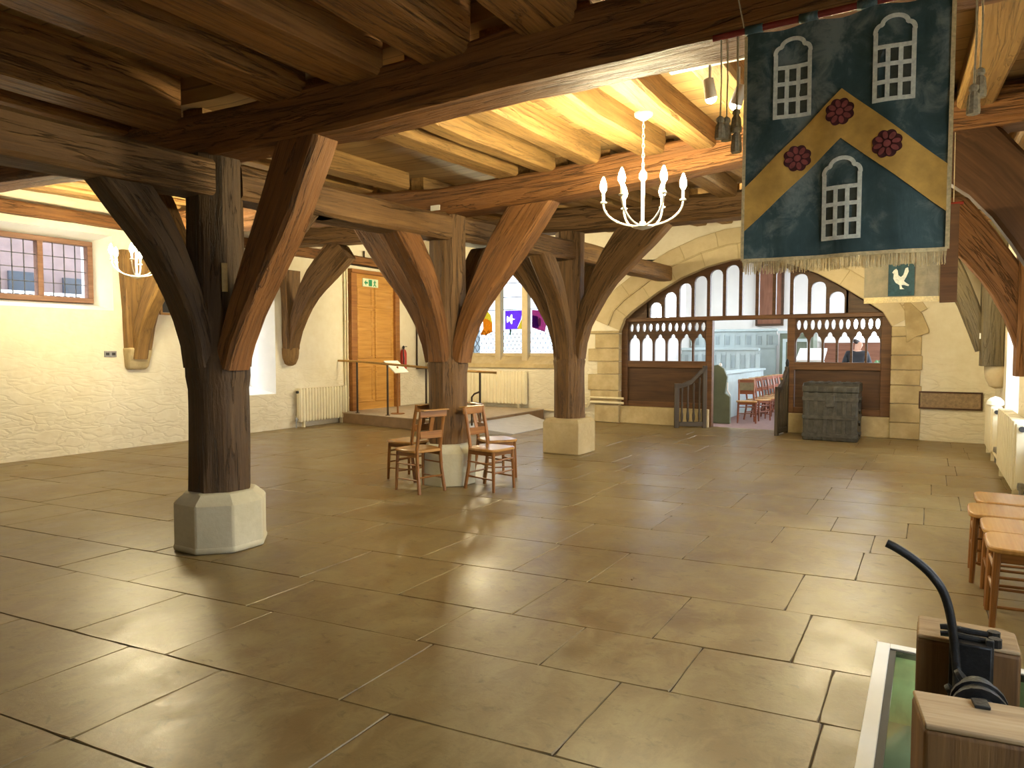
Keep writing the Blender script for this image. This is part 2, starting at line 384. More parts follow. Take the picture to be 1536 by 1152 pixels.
        if parent is not None: o.parent = parent
        elif loc is not None: o.location = org
        if bevel:
            b = o.modifiers.new('Bevel', 'BEVEL'); b.width = bevel; b.segments = seg; b.limit_method = 'ANGLE'; b.angle_limit = R(40)
        return o
def parent_origin(p):
    org = Vector((0, 0, 0))
    while p is not None: org = org + p.location; p = p.parent
    return org
def tag(o, label=None, cat=None, group=None, kind=None):
    if label: o['label'] = label
    if cat: o['category'] = cat
    if group: o['group'] = group
    if kind: o['kind'] = kind
    return o
def thing(name, loc, label, cat, group=None):
    o = bpy.data.objects.new(name, None); C.objects.link(o); o.location = loc; o.empty_display_size = .1
    return tag(o, label, cat, group)
def structure(o, label=None):
    o['kind'] = 'structure'
    if label: o['label'] = label
    return o
def kids(o): return [c for c in bpy.data.objects if c.parent == o]
def copy_tree(o, parent=None):
    c = o.copy(); C.objects.link(c)
    if parent is not None: c.parent = parent
    for ch in kids(o): copy_tree(ch, c)
    return c
def clone(o, loc, rz, label, group=None):
    c = copy_tree(o); c.location = loc; c.rotation_euler = (0, 0, rz); c['label'] = label
    if group: c['group'] = group
    return c
XZ = lambda y: (lambda u, v, d: Vector((u, y+d, v)))
YZ = lambda x: (lambda u, v, d: Vector((x+d, u, v)))

# ------------------------------------------------------------------ room sizes
LX, RX, FY, NY = -10.5, .9, 13.35, -3.2
def ceil_z(y):
    pts = [(-4, 3.54), (3.3, 3.54), (3.44, 3.41), (6.32, 3.47), (9.16, 3.62), (9.3, 3.72), (14, 4.12)]
    for (a, b), (c, d) in zip(pts, pts[1:]):
        if a <= y <= c: return b+(d-b)*(y-a)/(c-a)
    return pts[-1][1]
def lift(x): return .34*max(0., (-4.7-x)/5.8)
def wall(name, axis, front, back, u0, u1, z0, z1, holes, mat='limewash', tilt=0):
    """axis 'x': wall in plane x=front (room side), u = y.  holes: (front rect, back rect) with rect = (u0,u1,z0,z1)"""
    P = (lambda u, z, d: (d, u, z)) if axis == 'x' else (lambda u, z, d: (u, d, z))
    mb = MB()
    for d, idx in ((front, 0), (back, 1)):
        us = sorted({u0, u1}|{h[idx][i] for h in holes for i in (0, 1)}); zs = sorted({z0, z1}|{h[idx][i] for h in holes for i in (2, 3)})
        for a, b in zip(us, us[1:]):
            for c, e in zip(zs, zs[1:]):
                m = ((a+b)/2, (c+e)/2)
                if any(h[idx][0] < m[0] < h[idx][1] and h[idx][2] < m[1] < h[idx][3] for h in holes): continue
                mb.add([P(a, c, d), P(b, c, d), P(b, e, d), P(a, e, d)], [(0, 1, 2, 3)])
    for fr, bk in holes:
        q = lambda r, d: [P(r[0], r[2], d), P(r[1], r[2], d), P(r[1], r[3], d), P(r[0], r[3], d)]
        mb.cur = 1
        mb.add(q(fr, front)+q(bk, back), [(0, 1, 5, 4), (1, 2, 6, 5), (2, 3, 7, 6), (3, 0, 4, 7)]); mb.cur = 0
    e = [P(u0, z0, front), P(u1, z0, front), P(u1, z1, front), P(u0, z1, front), P(u0, z0, back), P(u1, z0, back), P(u1, z1, back), P(u0, z1, back)]
    mb.add(e, [(0, 1, 5, 4), (1, 2, 6, 5), (2, 3, 7, 6), (3, 0, 4, 7)])
    o = mb.build(name, [mat, 'white' if mat == 'limewash' else mat], smooth=False)
    return structure(o)
ZT = 4.8
# left wall: shallow mullioned window, tall lancet recess, door opening is closed by the door itself
wall('wall_left', 'x', LX, LX-.6, NY, FY+.6, -.3, ZT, [((2.75, 5.86, 2.09, 3.20), (2.95, 5.72, 2.24, 3.10)), ((7.65, 8.85, .68, 3.0), (7.85, 8.62, .85, 2.95))])
wall('wall_far', 'y', FY, FY+.6, LX-.6, RX+.6, -.3, ZT, [((-9.35, -6.85, 1.20, 3.35), (-9.3, -6.9, 1.42, 3.3)), ((-5.47, -.55, -.1, 3.26), (-5.47, -.55, -.1, 3.26))])
RW = [(10.1, 11.45), (7.1, 8.5), (4.15, 5.55), (1.2, 2.6)]
wall('wall_right', 'x', RX, RX+.55, NY, FY+.6, -.3, ZT, [((a-.12, b+.12, .62, 2.35), (a, b, .8, 2.3)) for a, b in RW])
wall('wall_near', 'y', NY, NY-.4, LX-.6, RX+.6, -.3, ZT, [])

# ceiling boards following the rise of the beams
mb = MB(); ys = [NY-.3, 0, 3.3, 3.44, 6.32, 9.16, 9.3, FY+.4]
for a, b in zip(ys, ys[1:]):
    za, zb = ceil_z(a), ceil_z(b)
    xs_ = [LX-.5, -4.7, RX+.5]
    for u, v in zip(xs_, xs_[1:]):
        l0, l1 = lift(u), lift(v)
        mb.add([(u, a, za+l0), (v, a, za+l1), (v, b, zb+l1), (u, b, zb+l0), (u, a, za+l0+.1), (v, a, za+l1+.1), (v, b, zb+l1+.1), (u, b, zb+l0+.1)],
               [(0, 1, 2, 3), (4, 7, 6, 5), (0, 4, 5, 1), (2, 6, 7, 3), (0, 3, 7, 4), (1, 5, 6, 2)])
structure(mb.build('ceiling', 'boards', smooth=False))

# floor: individual worn flagstones over a dark bed, with the opening of the glass floor panel
GX0, GX1, GY0, GY1 = -.195, .78, .9, 3.965
mb = MB(); y = NY-.5; sh = .115; i = 0
while y < FY+2.2:
    d = rnd.uniform(.5, .78); x = LX-.4-rnd.random()*.8
    while x < RX+.5:
        w = rnd.uniform(.5, 1.25); g = .0006; ins = .0032
        zt = rnd.uniform(-.0016, .0016); r1 = rnd.random()
        jy = rnd.uniform(-.0015, .0015)
        def S(px, py, z): return (px, py+sh*(px+2.5)+jy, z)
        # outline with slightly worn, wavering edges and knocked corners
        def ring(e, sc):
            P = []; c4 = [(x+e, y+e), (x+w-e, y+e), (x+w-e, y+d-e), (x+e, y+d-e)]
            for k in range(4):
                a, b = c4[k], c4[(k+1) % 4]
                for t_ in range(7):
                    u = t_/7; px = a[0]+(b[0]-a[0])*u; py = a[1]+(b[1]-a[1])*u
                    nz = noise.noise(Vector((px*4.1, py*4.1, k*3.3)))*.007*sc
                    cx_, cy_ = x+w/2-px, y+d/2-py; L_ = math.hypot(cx_, cy_)
                    ins_ = abs(nz)+(.006*sc if t_ == 0 else 0)
                    P.append((px+cx_/L_*ins_, py+cy_/L_*ins_))
            return P
        q = ring(g, .6); p = ring(ins, 1.0); n_ = len(q)
        t = [rnd.uniform(-.0012, .0012) for _ in range(4)]
        mb.add([S(a, b, -.004) for a, b in q]+[S(a, b, zt+t[k*4//n_]*.5) for k, (a, b) in enumerate(p)],
               [tuple(range(n_, 2*n_))]+[(k, (k+1) % n_, n_+(k+1) % n_, n_+k) for k in range(n_)], [(r1, .5, 0)]*(2*n_))
        x += w
    y += d
mb.cur = 1
mb.add([(LX-.5, NY-.5, -.007), (RX+.5, NY-.5, -.007), (RX+.5, FY+.3, -.007), (LX-.5, FY+.3, -.007)], [(0, 1, 2, 3)], [(0, 0, 0)]*4)
fl = mb.build('floor', ['flags', 'grout'], smooth=False)
bm = bmesh.new(); bm.from_mesh(fl.data)
for co, no in (((GX0, 0, 0), (1, 0, 0)), ((GX1, 0, 0), (1, 0, 0)), ((0, GY0, 0), (0, 1, 0)), ((0, GY1, 0), (0, 1, 0)), ((0, FY+.3, 0), (0, 1, 0))):
    bmesh.ops.bisect_plane(bm, geom=bm.verts[:]+bm.edges[:]+bm.faces[:], plane_co=co, plane_no=no)
kill = []
for f in bm.faces:
    c = f.calc_center_median()
    if (GX0 < c.x < GX1 and GY0 < c.y < GY1) or c.y > FY+.3: kill.append(f)
bmesh.ops.delete(bm, geom=kill, context='FACES'); bm.to_mesh(fl.data); bm.free()
structure(fl)

# ------------------------------------------------------------------ timber frame
PX = -4.62
POSTS = [(-4.68, 3.40), (-4.65, 6.32), (-4.53, 9.16)]
def curve_path(outer, inner, n=9):
    """centre line and widths of a tapering curved brace from its two edge curves in (reach, height)"""
    def samp(c, t):
        L = [0]
        for a, b in zip(c, c[1:]): L.append(L[-1]+math.hypot(b[0]-a[0], b[1]-a[1]))
        # smooth (Catmull-Rom) sampling by arc length
        s = t*L[-1]; k = 0
        while k < len(c)-2 and s > L[k+1]: k += 1
        u = (s-L[k])/(L[k+1]-L[k]); p0 = c[max(k-1, 0)]; p1 = c[k]; p2 = c[k+1]; p3 = c[min(k+2, len(c)-1)]
        f = lambda a, b, cc, d: .5*(2*b+(cc-a)*u+(2*a-5*b+4*cc-d)*u*u+(-a+3*b-3*cc+d)*u**3)
        return (f(p0[0], p1[0], p2[0], p3[0]), f(p0[1], p1[1], p2[1], p3[1]))
    out = []
    for i in range(n):
        a = samp(outer, i/(n-1)); b = samp(inner, i/(n-1))
        out.append(((a[0]+b[0])/2, (a[1]+b[1])/2, math.hypot(a[0]-b[0], a[1]-b[1])))
    return out
OUT_X = [(.25, 1.36), (.33, 1.66), (.55, 2.05), (.86, 2.42), (1.28, 2.95)]
IN_X = [(.08, 1.40), (.22, 1.85), (.38, 2.2), (.58, 2.58), (.86, 2.97)]
OUT_Y = [(.23, 1.36), (.265, 1.6), (.38, 1.92), (.58, 2.27), (.91, 2.66)]
IN_Y = [(.07, 1.40), (.16, 1.8), (.26, 2.1), (.4, 2.4), (.62, 2.68)]
OUT_X1 = [(.25, 1.36), (.36, 1.62), (.62, 2.02), (.93, 2.44), (1.2, 2.94)]
IN_X1 = [(.08, 1.40), (.26, 1.82), (.42, 2.15), (.62, 2.56), (.84, 2.96)]
OUT_XC = [(.22, 1.36), (.27, 1.7), (.44, 2.08), (.78, 2.58), (1.34, 3.12)]
IN_XC = [(.05, 1.40), (.12, 1.85), (.25, 2.25), (.48, 2.72), (.80, 3.14)]
def brace(parent, x, y, d, outer, inner, zs=1., thick=.23, mat='oak_old', seed=1, name='brace', z0=0, zmax=None):
    pts = curve_path(outer, inner); mb = MB()
    if zmax:
        (r0, a0, w0), (r1, a1, w1) = pts[-2], pts[-1]; L = math.hypot(r1-r0, a1-a0); e = .36/L
        pts.append((r1+(r1-r0)*e, a1+(a1-a0)*e, w1+(w1-w0)*.5*e))
    path = [(x+d[0]*r, y+d[1]*r, z*zs+z0) for r, z, w in pts]; hs = [w for *_, w in pts]
    side = (-d[1], d[0], 0)
    mb.timber(path, side, thick, hs, .025, .012, seed, .06, zmax)
    return mb.build(name, mat, parent)
def octa(mb, x, y, prof, jit=0, seed=0):
    mb.lathe([(r/math.cos(PI/8), z) for r, z in prof], (x, y, 0), 8, PI/8)
labels_post = ['massive dark oak post nearest the camera on eight sided grey stone base',
               'oak post with wooden chairs set around its stone base',
               'farthest dark oak post standing on square cream stone block']
post_roots = []
for i, (x, y) in enumerate(POSTS):
    t = thing('oak_post', (x, y, 0), labels_post[i], 'post'); post_roots.append(t)
    m = MB()
    if i == 0: octa(m, x, y, [(.315, 0), (.325, .03), (.315, .05), (.315, .355), (.30, .375), (.235, .435)])
    elif i == 1: octa(m, x, y, [(.29, 0), (.29, .36), (.22, .46)])
    else: m.lathe([(.30*1.36, 0), (.30*1.36, .45), (.26*1.36, .51)], (x, y, 0), 4, PI/4)
    m.build('stone_base', 'stone_base' if i < 2 else 'stone_gold', t, ang=20, bevel=.012)
    m = MB(); zt = (2.94, 3.0, 3.2)[i]; zb = (.43, .45, .51)[i]
    rows = []; n = 26; seg = 24
    for k in range(n+1):
        z = zb+(1.30-zb)*k/n if k <= 20 else 0
        z = zb+(zt-zb)*k/n
        r = .218 if z < 1.25 else (.232 if z < 1.42 else .20)
        for j in range(seg):
            q = 2*PI*(j+.5)/seg; ph = (q+PI/8) % (PI/4)-PI/8; rr = r*math.cos(PI/8)/math.cos(ph)*1.04
            rr += noise.noise(Vector((math.cos(q)*2+i*9, math.sin(q)*2, z*1.3)))*.012+noise.noise(Vector((math.cos(q)*9+i*9, math.sin(q)*9, z*.9)))*.006
            rows.append((x+rr*math.cos(q), y+rr*math.sin(q), z))
    g = [(p[2]+i*7, (p[0]-x)*1+i, (p[1]-y)) for p in rows]
    fs = [(k*seg+j, k*seg+(j+1) % seg, (k+1)*seg+(j+1) % seg, (k+1)*seg+j) for k in range(n) for j in range(seg)]
    m.add(rows, fs+[tuple(range(seg-1, -1, -1)), tuple(n*seg+j for j in range(seg))], g); m.build('shaft', 'oak_post_shade' if i == 0 else 'oak_old', t, ang=50)
    ox, ix = (OUT_X1, IN_X1) if i == 0 else ((OUT_X, IN_X) if i == 1 else (OUT_XC, IN_XC))
    brace(t, x, y, (1, 0), ox, ix, seed=10+i, mat='oak_beam' if i < 2 else 'oak_old', zmax=(2.95, 3.01, 3.22)[i])
    brace(t, x, y, (-1, 0), OUT_X if i < 2 else OUT_XC, IN_X if i < 2 else IN_XC, seed=20+i, mat='oak_beam' if i == 1 else 'oak_old', zmax=(2.98, 3.0, 3.22)[i])
    brace(t, x, y, (0, -1), OUT_Y, IN_Y, seed=30+i, thick=.24, mat=('oak_post_shade', 'oak_beam', 'oak_old')[i], zmax=(2.63, 2.70, 2.79)[i])
    brace(t, x, y, (0, 1), OUT_Y, IN_Y, seed=40+i, thick=.24, zmax=(2.66, 2.72, 2.80)[i])
# small plaque and notes fixed on the timbers
q = 2*PI*-.11; m = MB()
ang = math.atan2(0-POSTS[0][1], 0-POSTS[0][0])
mt = Matrix.Translation((POSTS[0][0], POSTS[0][1], 0)) @ Matrix.Rotation(ang+R(14), 4, 'Z')
m.box(.21, .228, -.02, .02, 1.93, 2.14, mat=mt)
tag(m.build('plaque', 'gold_strip', loc=(POSTS[0][0]+.1, POSTS[0][1]-.15, 2)), 'narrow yellowed strip plaque fixed upright on the nearest oak post', 'plaque')

# spine beam under the cross beams, in four lengths between the posts
def beam(name, path, side, w, h, mat, seed, label, cat='beam', ch=.03, amp=.018):
    m = MB(); m.timber(path, side, w, h, ch, amp, seed); return tag(m.build(name, mat, loc=path[0]), label, cat, kind='thing')
beam('spine_beam', [(PX-.03, NY, 2.72), (PX-.03, 1.5, 2.73), (PX-.04, 3.28, 2.76)], (1, 0, 0), .33, .27, 'oak_old', 1, 'dark lengthwise beam running from camera to the nearest oak post')
beam('spine_beam', [(-4.67, 3.52, 2.78), (-4.65, 6.2, 2.83)], (1, 0, 0), .32, .27, 'oak_old', 2, 'lengthwise beam between nearest oak post and the post ringed by chairs')
beam('spine_beam', [(-4.64, 6.44, 2.85), (-4.54, 9.04, 2.93)], (1, 0, 0), .32, .28, 'oak_old', 3, 'lengthwise beam between the chair ringed post and the farthest post')
beam('spine_beam', [(-4.53, 9.28, 2.94), (-4.53, FY, 3.0)], (1, 0, 0), .32, .28, 'oak_wall', 4, 'lengthwise beam from the farthest post to the stone arch wall')  # lighter oak than the other lengths: light from below put into its colour
beam('cross_beam', [(LX, 3.41, 3.40), (-8, 3.41, 3.29), (-6.5, 3.41, 3.21), (-5.2, 3.41, 3.11), (-4.4, 3.41, 3.08), (-3.2, 3.41, 3.055), (-2, 3.41, 3.085), (RX, 3.41, 3.085)], (0, 1, 0), .33, .31, 'oak_beam', 5, 'nearest heavy cross beam, dark front and lit underside, behind the big banner')
beam('cross_beam', [(LX, 6.30, 3.42), (-4.6, 6.30, 3.125), (-3.4, 6.30, 3.145), (-1.4, 6.30, 3.27), (RX, 6.3, 3.27)], (0, 1, 0), .32, .30, 'oak_beam', 6, 'reddish cross beam behind the hanging chandelier over the chair ringed post')
beam('cross_beam', [(LX, 9.16, 3.62), (-4.5, 9.16, 3.37), (RX, 9.16, 3.32)], (0, 1, 0), .34, .34, 'oak_old', 7, 'farthest dark cross beam over the farthest post, before the arch')
beam('cross_beam', [(-.45, 12.1, 3.40), (RX, 12.1, 3.36)], (0, 1, 0), .3, .26, 'oak_old', 27, 'short beam end over the corbelled wall post beside the plaque')
beam('wall_plate', [(LX+.09, NY, 3.36), (LX+.09, FY, 3.40)], (1, 0, 0), .18, .17, 'oak_beam', 8, 'long brown wall plate along the top of the window wall')

# ceiling joists: each its own object
def ordw(n): return ['first', 'second', 'third', 'fourth', 'fifth', 'sixth', 'seventh', 'eighth', 'ninth', 'tenth', 'eleventh', 'twelfth'][n]
ZONES = [(NY, 3.27, 'in dark bay before nearest cross beam'), (3.55, 6.17, 'between nearest and reddish beams'),
         (6.44, 9.0, 'between reddish and farthest beams'), (9.32, FY, 'beyond the farthest cross beam')]
xs_r = [-4.1, -3.80, -3.33, -2.84, -2.25, -1.74, -1.22, -.72, -.2, .28, .72]
xs_r = xs_r[1:]
xs_l = [-5.15-.53*k for k in range(10)]
for zi, (a, b, where) in enumerate(ZONES):
    for side, xs in (('right', [-4.02, -3.74, -3.05, -2.40, -1.72, -1.08, -.45, .2, .66][1:] if zi == 0 else xs_r), ('left', [-5.0-.66*k for k in range(8)] if zi == 0 else xs_l)):
        for k, x0 in enumerate(xs):
            jx = rnd.uniform(-.03, .03) if zi != 1 else rnd.uniform(-.01, .01)
            w = rnd.uniform(.19, .25); m = MB(); h = .24
            if zi == 0: w = rnd.uniform(.31, .38); h = .30
            za, zb = ceil_z(a)-.2+rnd.uniform(-.01, .015), ceil_z(b)-.2+rnd.uniform(-.01, .015)
            if zi == 0: za -= .18; zb -= .18; h = .40
            za += lift(x0); zb += lift(x0)
            m.timber([(x0+jx, a, za+h/2), (x0+jx+rnd.uniform(-.05, .05), (a+b)/2, (za+zb)/2+h/2+rnd.uniform(-.015, .01)), (x0+jx+rnd.uniform(-.04, .04), b, zb+h/2)], (1, 0, 0), w, h, .022, .012, 50+zi*30+k+(15 if side == 'left' else 0), .2)
            mat = 'oak_joist' if zi else 'oak_near'
            if zi == 1 and side == 'right' and k == 7: mat = 'oak_old'
            tag(m.build('ceiling_joist', mat, loc=(x0, a, za)), '%s ceiling joist %s of the post row, %s' % (ordw(k), side, where), 'joist', 'ceiling joists %s' % where, 'thing')

# wall posts on stone corbels
def wall_post(x, y, d, label, corb='stone_gold', mat='oak_wall', zc=1.2, ztop=3.0, w=.32, out=.16, rx=(OUT_X, IN_X), seed=60, zs=1., zmax=3.1):
    """post against a wall; d = +1 room lies towards +X"""
    t = thing('wall_post', (x, y, zc), label, 'post'); m = MB()
    m.timber([(x+d*out/2, y, zc+.32), (x+d*out/2, y, 2.1), (x+d*out/2, y, ztop)], (0, 1, 0), [w, w*1.06, w*1.3], out, .02, .012, seed)
    m.build('post', mat, t)
    if corb == 'block':
        m = MB(); a = w/2; vs = [(x+d*u, y+v, z) for z, u, aa in ((zc, .07, a*.78), (zc+.05, .12, a*.9), (zc+.3, .19, a*1.02), (zc+.335, .19, a*1.02)) for u, v in ((0, -aa), (u, -aa), (u, aa), (0, aa))]
        m.add(vs, [(4*k+j, 4*k+(j+1) % 4, 4*k+4+(j+1) % 4, 4*k+4+j) for k in range(3) for j in range(4)]+[(3, 2, 1, 0), (12, 13, 14, 15)]); m.build('corbel', 'stone_gold', t, bevel=.02)
    elif corb:
        m = MB(); m.lathe([(.04, zc), (.10, zc+.03), (.15, zc+.14), (.165, zc+.24), (.165, zc+.335)], (x+d*.06, y, 0), 12); m.build('corbel', corb, t)
    brace(t, x+d*(out-.22), y, (d, 0), rx[0], rx[1], zs, .22, mat, seed+1, zmax=zmax)
    return t
t = wall_post(LX, 6.16, 1, 'splayed golden oak wall post on stone corbel behind the left chandelier', corb='block', seed=60, w=.36, zmax=3.24)
m = MB(); m.box(LX+.15, LX+.158, 6.04, 6.13, 1.63, 1.73); m.build('notice', 'paper', t)
for dd in (1,):
    brace(t, LX+.1, 6.16, (0, dd), [(.18, 1.5), (.25, 1.9), (.42, 2.4), (.7, 2.95)], [(.02, 1.5), (.04, 1.9), (.1, 2.4), (.25, 2.98)], 1, .18, 'oak_wall', 65)
wall_post(LX, 9.15, 1, 'dark wall post with wide curved brace beside the cream radiator and golden door', corb='oak_wall', mat='oak_old', seed=70, rx=([(.22, 1.36), (.30, 1.7), (.5, 2.1), (.9, 2.62), (1.55, 3.12)], [(.05, 1.40), (.12, 1.85), (.27, 2.25), (.55, 2.75), (.98, 3.14)]), w=.3, out=.17, zmax=3.44)
t = wall_post(RX, 12.1, -1, 'greenish brown wall post with white label on rounded corbel beside the plaque', corb='stone_mullion', mat='oak_green', zc=.95, seed=80, w=.36, out=.28, ztop=3.3, zmax=3.25, rx=([(.28, 1.5), (.42, 1.9), (.6, 2.35), (.95, 3.0), (1.1, 3.3)], [(.08, 1.5), (.2, 2.0), (.34, 2.4), (.55, 2.9), (.7, 3.3)]))
m = MB(); m.box(RX-.30, RX-.20, 11.955, 11.963, 1.66, 1.74); m.build('label_card', 'paper', t)
wall_post(RX, 9.16, -1, 'broad red brown curved brace rising from right wall behind banner', mat='oak_beam', seed=84, rx=([(.05, 1.28), (.25, 1.75), (.45, 2.12), (.72, 2.5), (1.25, 3.15)], [(-.1, 1.7), (.02, 2.05), (.2, 2.4), (.45, 2.8), (.75, 3.2)]), out=.12, w=.34, zc=.9, corb=None, zmax=3.17)
wall_post(RX, 6.31, -1, 'dark shadowed brace at upper right below the hanging tassels', mat='oak_dark', seed=88, rx=([(.05, 1.3), (.2, 1.7), (.4, 2.1), (.75, 2.65), (1.2, 3.1)], [(-.1, 1.7), (.02, 2.1), (.2, 2.55), (.5, 2.95), (.7, 3.15)]), out=.12, w=.34, zc=.9, corb=None, zmax=3.14)  # darker oak chosen so the shade at upper right sits in the colour
wall_post(LX, 3.42, 1, 'wall post carrying the nearest cross beam at the window wall', seed=90)
# white notes on the reddish beam
m = MB(); m.box(-4.72, -4.60, 6.11, 6.125, 3.02, 3.075); tag(m.build('note_card', 'paper', loc=(-4.66, 6.12, 3.05)), 'small white card on cross beam above the chair ringed post', 'card')

# ------------------------------------------------------------------ windows
def frame_bars(m, to3, u0, u1, v0, v1, t, depth):
    m.strip([u0, u1], [v0]*2, [v0+t]*2, to3, depth); m.strip([u0, u1], [v1-t]*2, [v1]*2, to3, depth)
    m.strip([u0, u0+t], [v0+t]*2, [v1-t]*2, to3, depth); m.strip([u1-t, u1], [v0+t]*2, [v1-t]*2, to3, depth)
# window_1: leaded casement in the left wall
w1 = bpy.data.objects.new('window_1', None); C.objects.link(w1); w1.location = (LX-.34, 4.3, 2.24); structure(w1, 'wide brown framed leaded window high in the cream wall')
m = MB(); T = YZ(LX-.34)
ya, yb, za, zb = 2.9, 5.76, 2.2, 3.12
frame_bars(m, T, ya, yb, za, zb, .075, -.12); m.build('window_frame', 'window_wood', w1, bevel=.006)
lights = [2.975, 3.70, 4.36, 5.03, 5.685]
for u in (3.66, 4.33, 5.0):
    m = MB(); m.strip([u, u+.075], [za+.075]*2, [zb-.075]*2, T, -.12); m.build('mullion', 'window_wood', w1, bevel=.006)
m = MB(); m.box(LX-.40, LX-.395, ya+.07, yb-.07, za+.07, zb-.07); m.build('pane', 'glass', w1)
m = MB()
edges = [2.975, 3.66, 3.735, 4.33, 4.405, 5.0, 5.075, 5.685]
for a, b in zip(edges[::2], edges[1::2]):
    for k in range(1, 4): u = a+(b-a)*k/4; m.box(LX-.407, LX-.393, u-.005, u+.005, za+.07, zb-.07)
    for k in range(1, 4): v = za+.075+(zb-za-.15)*k/4; m.box(LX-.407, LX-.393, a, b, v-.005, v+.005)
m.build('leading', 'lead', w1)
# window_2: tall narrow window in its white recess
w2 = bpy.data.objects.new('window_2', None); C.objects.link(w2); w2.location = (LX-.5, 8.2, .85); structure(w2, 'tall narrow window in white recess behind nearest post')
m = MB(); frame_bars(m, YZ(LX-.5), 7.83, 8.64, .83, 2.97, .05, -.06); m.build('window_frame', 'window_wood', w2)
m = MB(); m.box(LX-.535, LX-.53, 7.87, 8.6, .87, 2.93); m.build('pane', 'glass', w2)
# window_3: stone mullioned window with stained band in the far wall
w3 = bpy.data.objects.new('window_3', None); C.objects.link(w3); w3.location = (-7.95, FY+.3, 1.3); structure(w3, 'stone mullioned window with stained glass band in the far wall')
m = MB(); frame_bars(m, XZ(FY+.18), -9.32, -6.88, 1.36, 3.34, .07, .1); m.build('window_frame', 'stone_mullion', w3)
for a, b in ((-8.53, -8.38), (-7.82, -7.67)):
    m = MB(); m.prism([(a, FY+.05), (b, FY+.05), (b-.03, FY+.26), (a+.03, FY+.26)], lambda u, v, d: Vector((u, v, 1.24+d)), 2.1); m.build('mullion', 'stone_mullion', w3, bevel=.01)
m = MB(); m.prism([(FY-.05, 1.10), (FY-.05, 1.19), (FY+.19, 1.36), (FY+.3, 1.36), (FY+.3, 1.10)], lambda u, v, d: Vector((-9.35+d, u, v)), 2.5); m.build('window_sill', 'stone_gold', w3, bevel=.008)
GY = FY+.24
m = MB(); m.box(-9.28, -6.92, GY, GY+.006, 1.42, 3.3); m.build('pane', 'glass_old', w3)
m = MB()
for lx0, lx1 in ((-9.26, -8.5), (-8.41, -7.79), (-7.70, -6.93)):
    n = 6; p = (lx1-lx0)/4; z0, z1 = 1.45, 1.95
    for sgn in (1, -1):
        for k in range(-8, 14):
            u = lx0+k*p/1.5
            # clipped diagonal quarry leads
            pts = []
            for s_ in range(13):
                zz = z0+(z1-z0)*s_/12; uu = u+sgn*(zz-z0)*.62
                if lx0 <= uu <= lx1: pts.append((uu, GY-.004, zz))
            if len(pts) > 1: m.tube([pts[0], pts[-1]], .007, 4)
    for zz in (2.42, 2.70, 3.02): m.box(lx0, lx1, GY-.012, GY, zz-.009, zz+.009)
m.build('leading', 'lead', w3)
def glass_poly(name, poly, mat, y=GY-.012):
    c_ = sum(p[0] for p in poly)/len(poly); k_ = -.30 if c_ < -8.4 else -.125; m = MB(); m.prism([(p[0]+k_, p[1]) for p in poly], XZ(y), .004); return m.build(name, mat, w3)
Z0, Z1 = 1.97, 2.40
def ell(cx, cz, rx, rz, n=14, rot=0): return [(cx+rx*math.cos(2*PI*k/n)*math.cos(rot)-rz*math.sin(2*PI*k/n)*math.sin(rot), cz+rx*math.cos(2*PI*k/n)*math.sin(rot)+rz*math.sin(2*PI*k/n)*math.cos(rot)) for k in range(n)]
def flower_strip(name, x0, x1, z0_, z1_, cx, cz, r, mat):
    F = [(cx+r*(.62+.38*math.cos(5*a))*math.cos(a), cz+r*(.62+.38*math.cos(5*a))*math.sin(a)) for a in [2*PI*k/120 for k in range(120)]]
    us = [x0+(x1-x0)*k/60 for k in range(61)]; dx = (x1-x0)/60; lo = []; hi = []
    for u in us:
        zz = [p[1] for p in F if abs(p[0]-u) < dx*.8]
        lo.append(min(zz) if zz else cz); hi.append(max(zz) if zz else cz)
    for a_, b_ in (([z0_]*61, lo), (hi, [z1_]*61)):
        m = MB(); m.strip(us, a_, b_, XZ(GY-.012), .004); m.build(name, mat, w3)
flower_strip('stained_glass', -8.36, -8.03, Z0, Z1, -8.22, 2.2, .115, 'st_purple')
glass_poly('stained_glass', [(-7.905, Z0), (-7.72, Z0), (-7.74, Z0+.1), (-7.80, 2.2), (-7.905, 2.0)], 'st_yellow')
glass_poly('stained_glass', [(-7.905, 2.02), (-7.81, 2.2), (-7.78, Z1), (-7.905, Z1)], 'st_purple')
glass_poly('stained_glass', [(-7.79, 2.2), (-7.72, Z0+.12), (-7.72, Z1-.03), (-7.775, Z1-.03)], 'st_red')
glass_poly('stained_glass', [(-8.11, 1.84), (-8.08, 1.84), (-8.07, 1.97), (-8.12, 1.97)], 'st_green')
glass_poly('stained_glass', [(-8.75, 1.86), (-8.6, 1.84), (-8.41, 1.92), (-8.41, 2.12), (-8.55, 2.22), (-8.68, 2.24), (-8.66, 2.0)], 'st_orange')
glass_poly('stained_glass', [(-8.68, 2.24), (-8.55, 2.22), (-8.41, 2.12), (-8.45, 2.3), (-8.55, 2.42), (-8.7, 2.4)], 'st_yellow')
glass_poly('stained_glass', ell(-8.82, 2.25, .08, .13), 'st_crimson', GY-.018)
glass_poly('stained_glass', [(-7.53, 2.0), (-7.2, 1.9), (-7.1, 2.36), (-7.53, 2.4)], 'st_crimson')
glass_poly('stained_glass', [(-7.52, 2.02), (-7.35, 1.98), (-7.38, 2.25), (-7.52, 2.28)], 'st_purple', GY-.018)
glass_poly('stained_glass', ell(-7.33, 2.12, .04, .1), 'st_white', GY-.022)
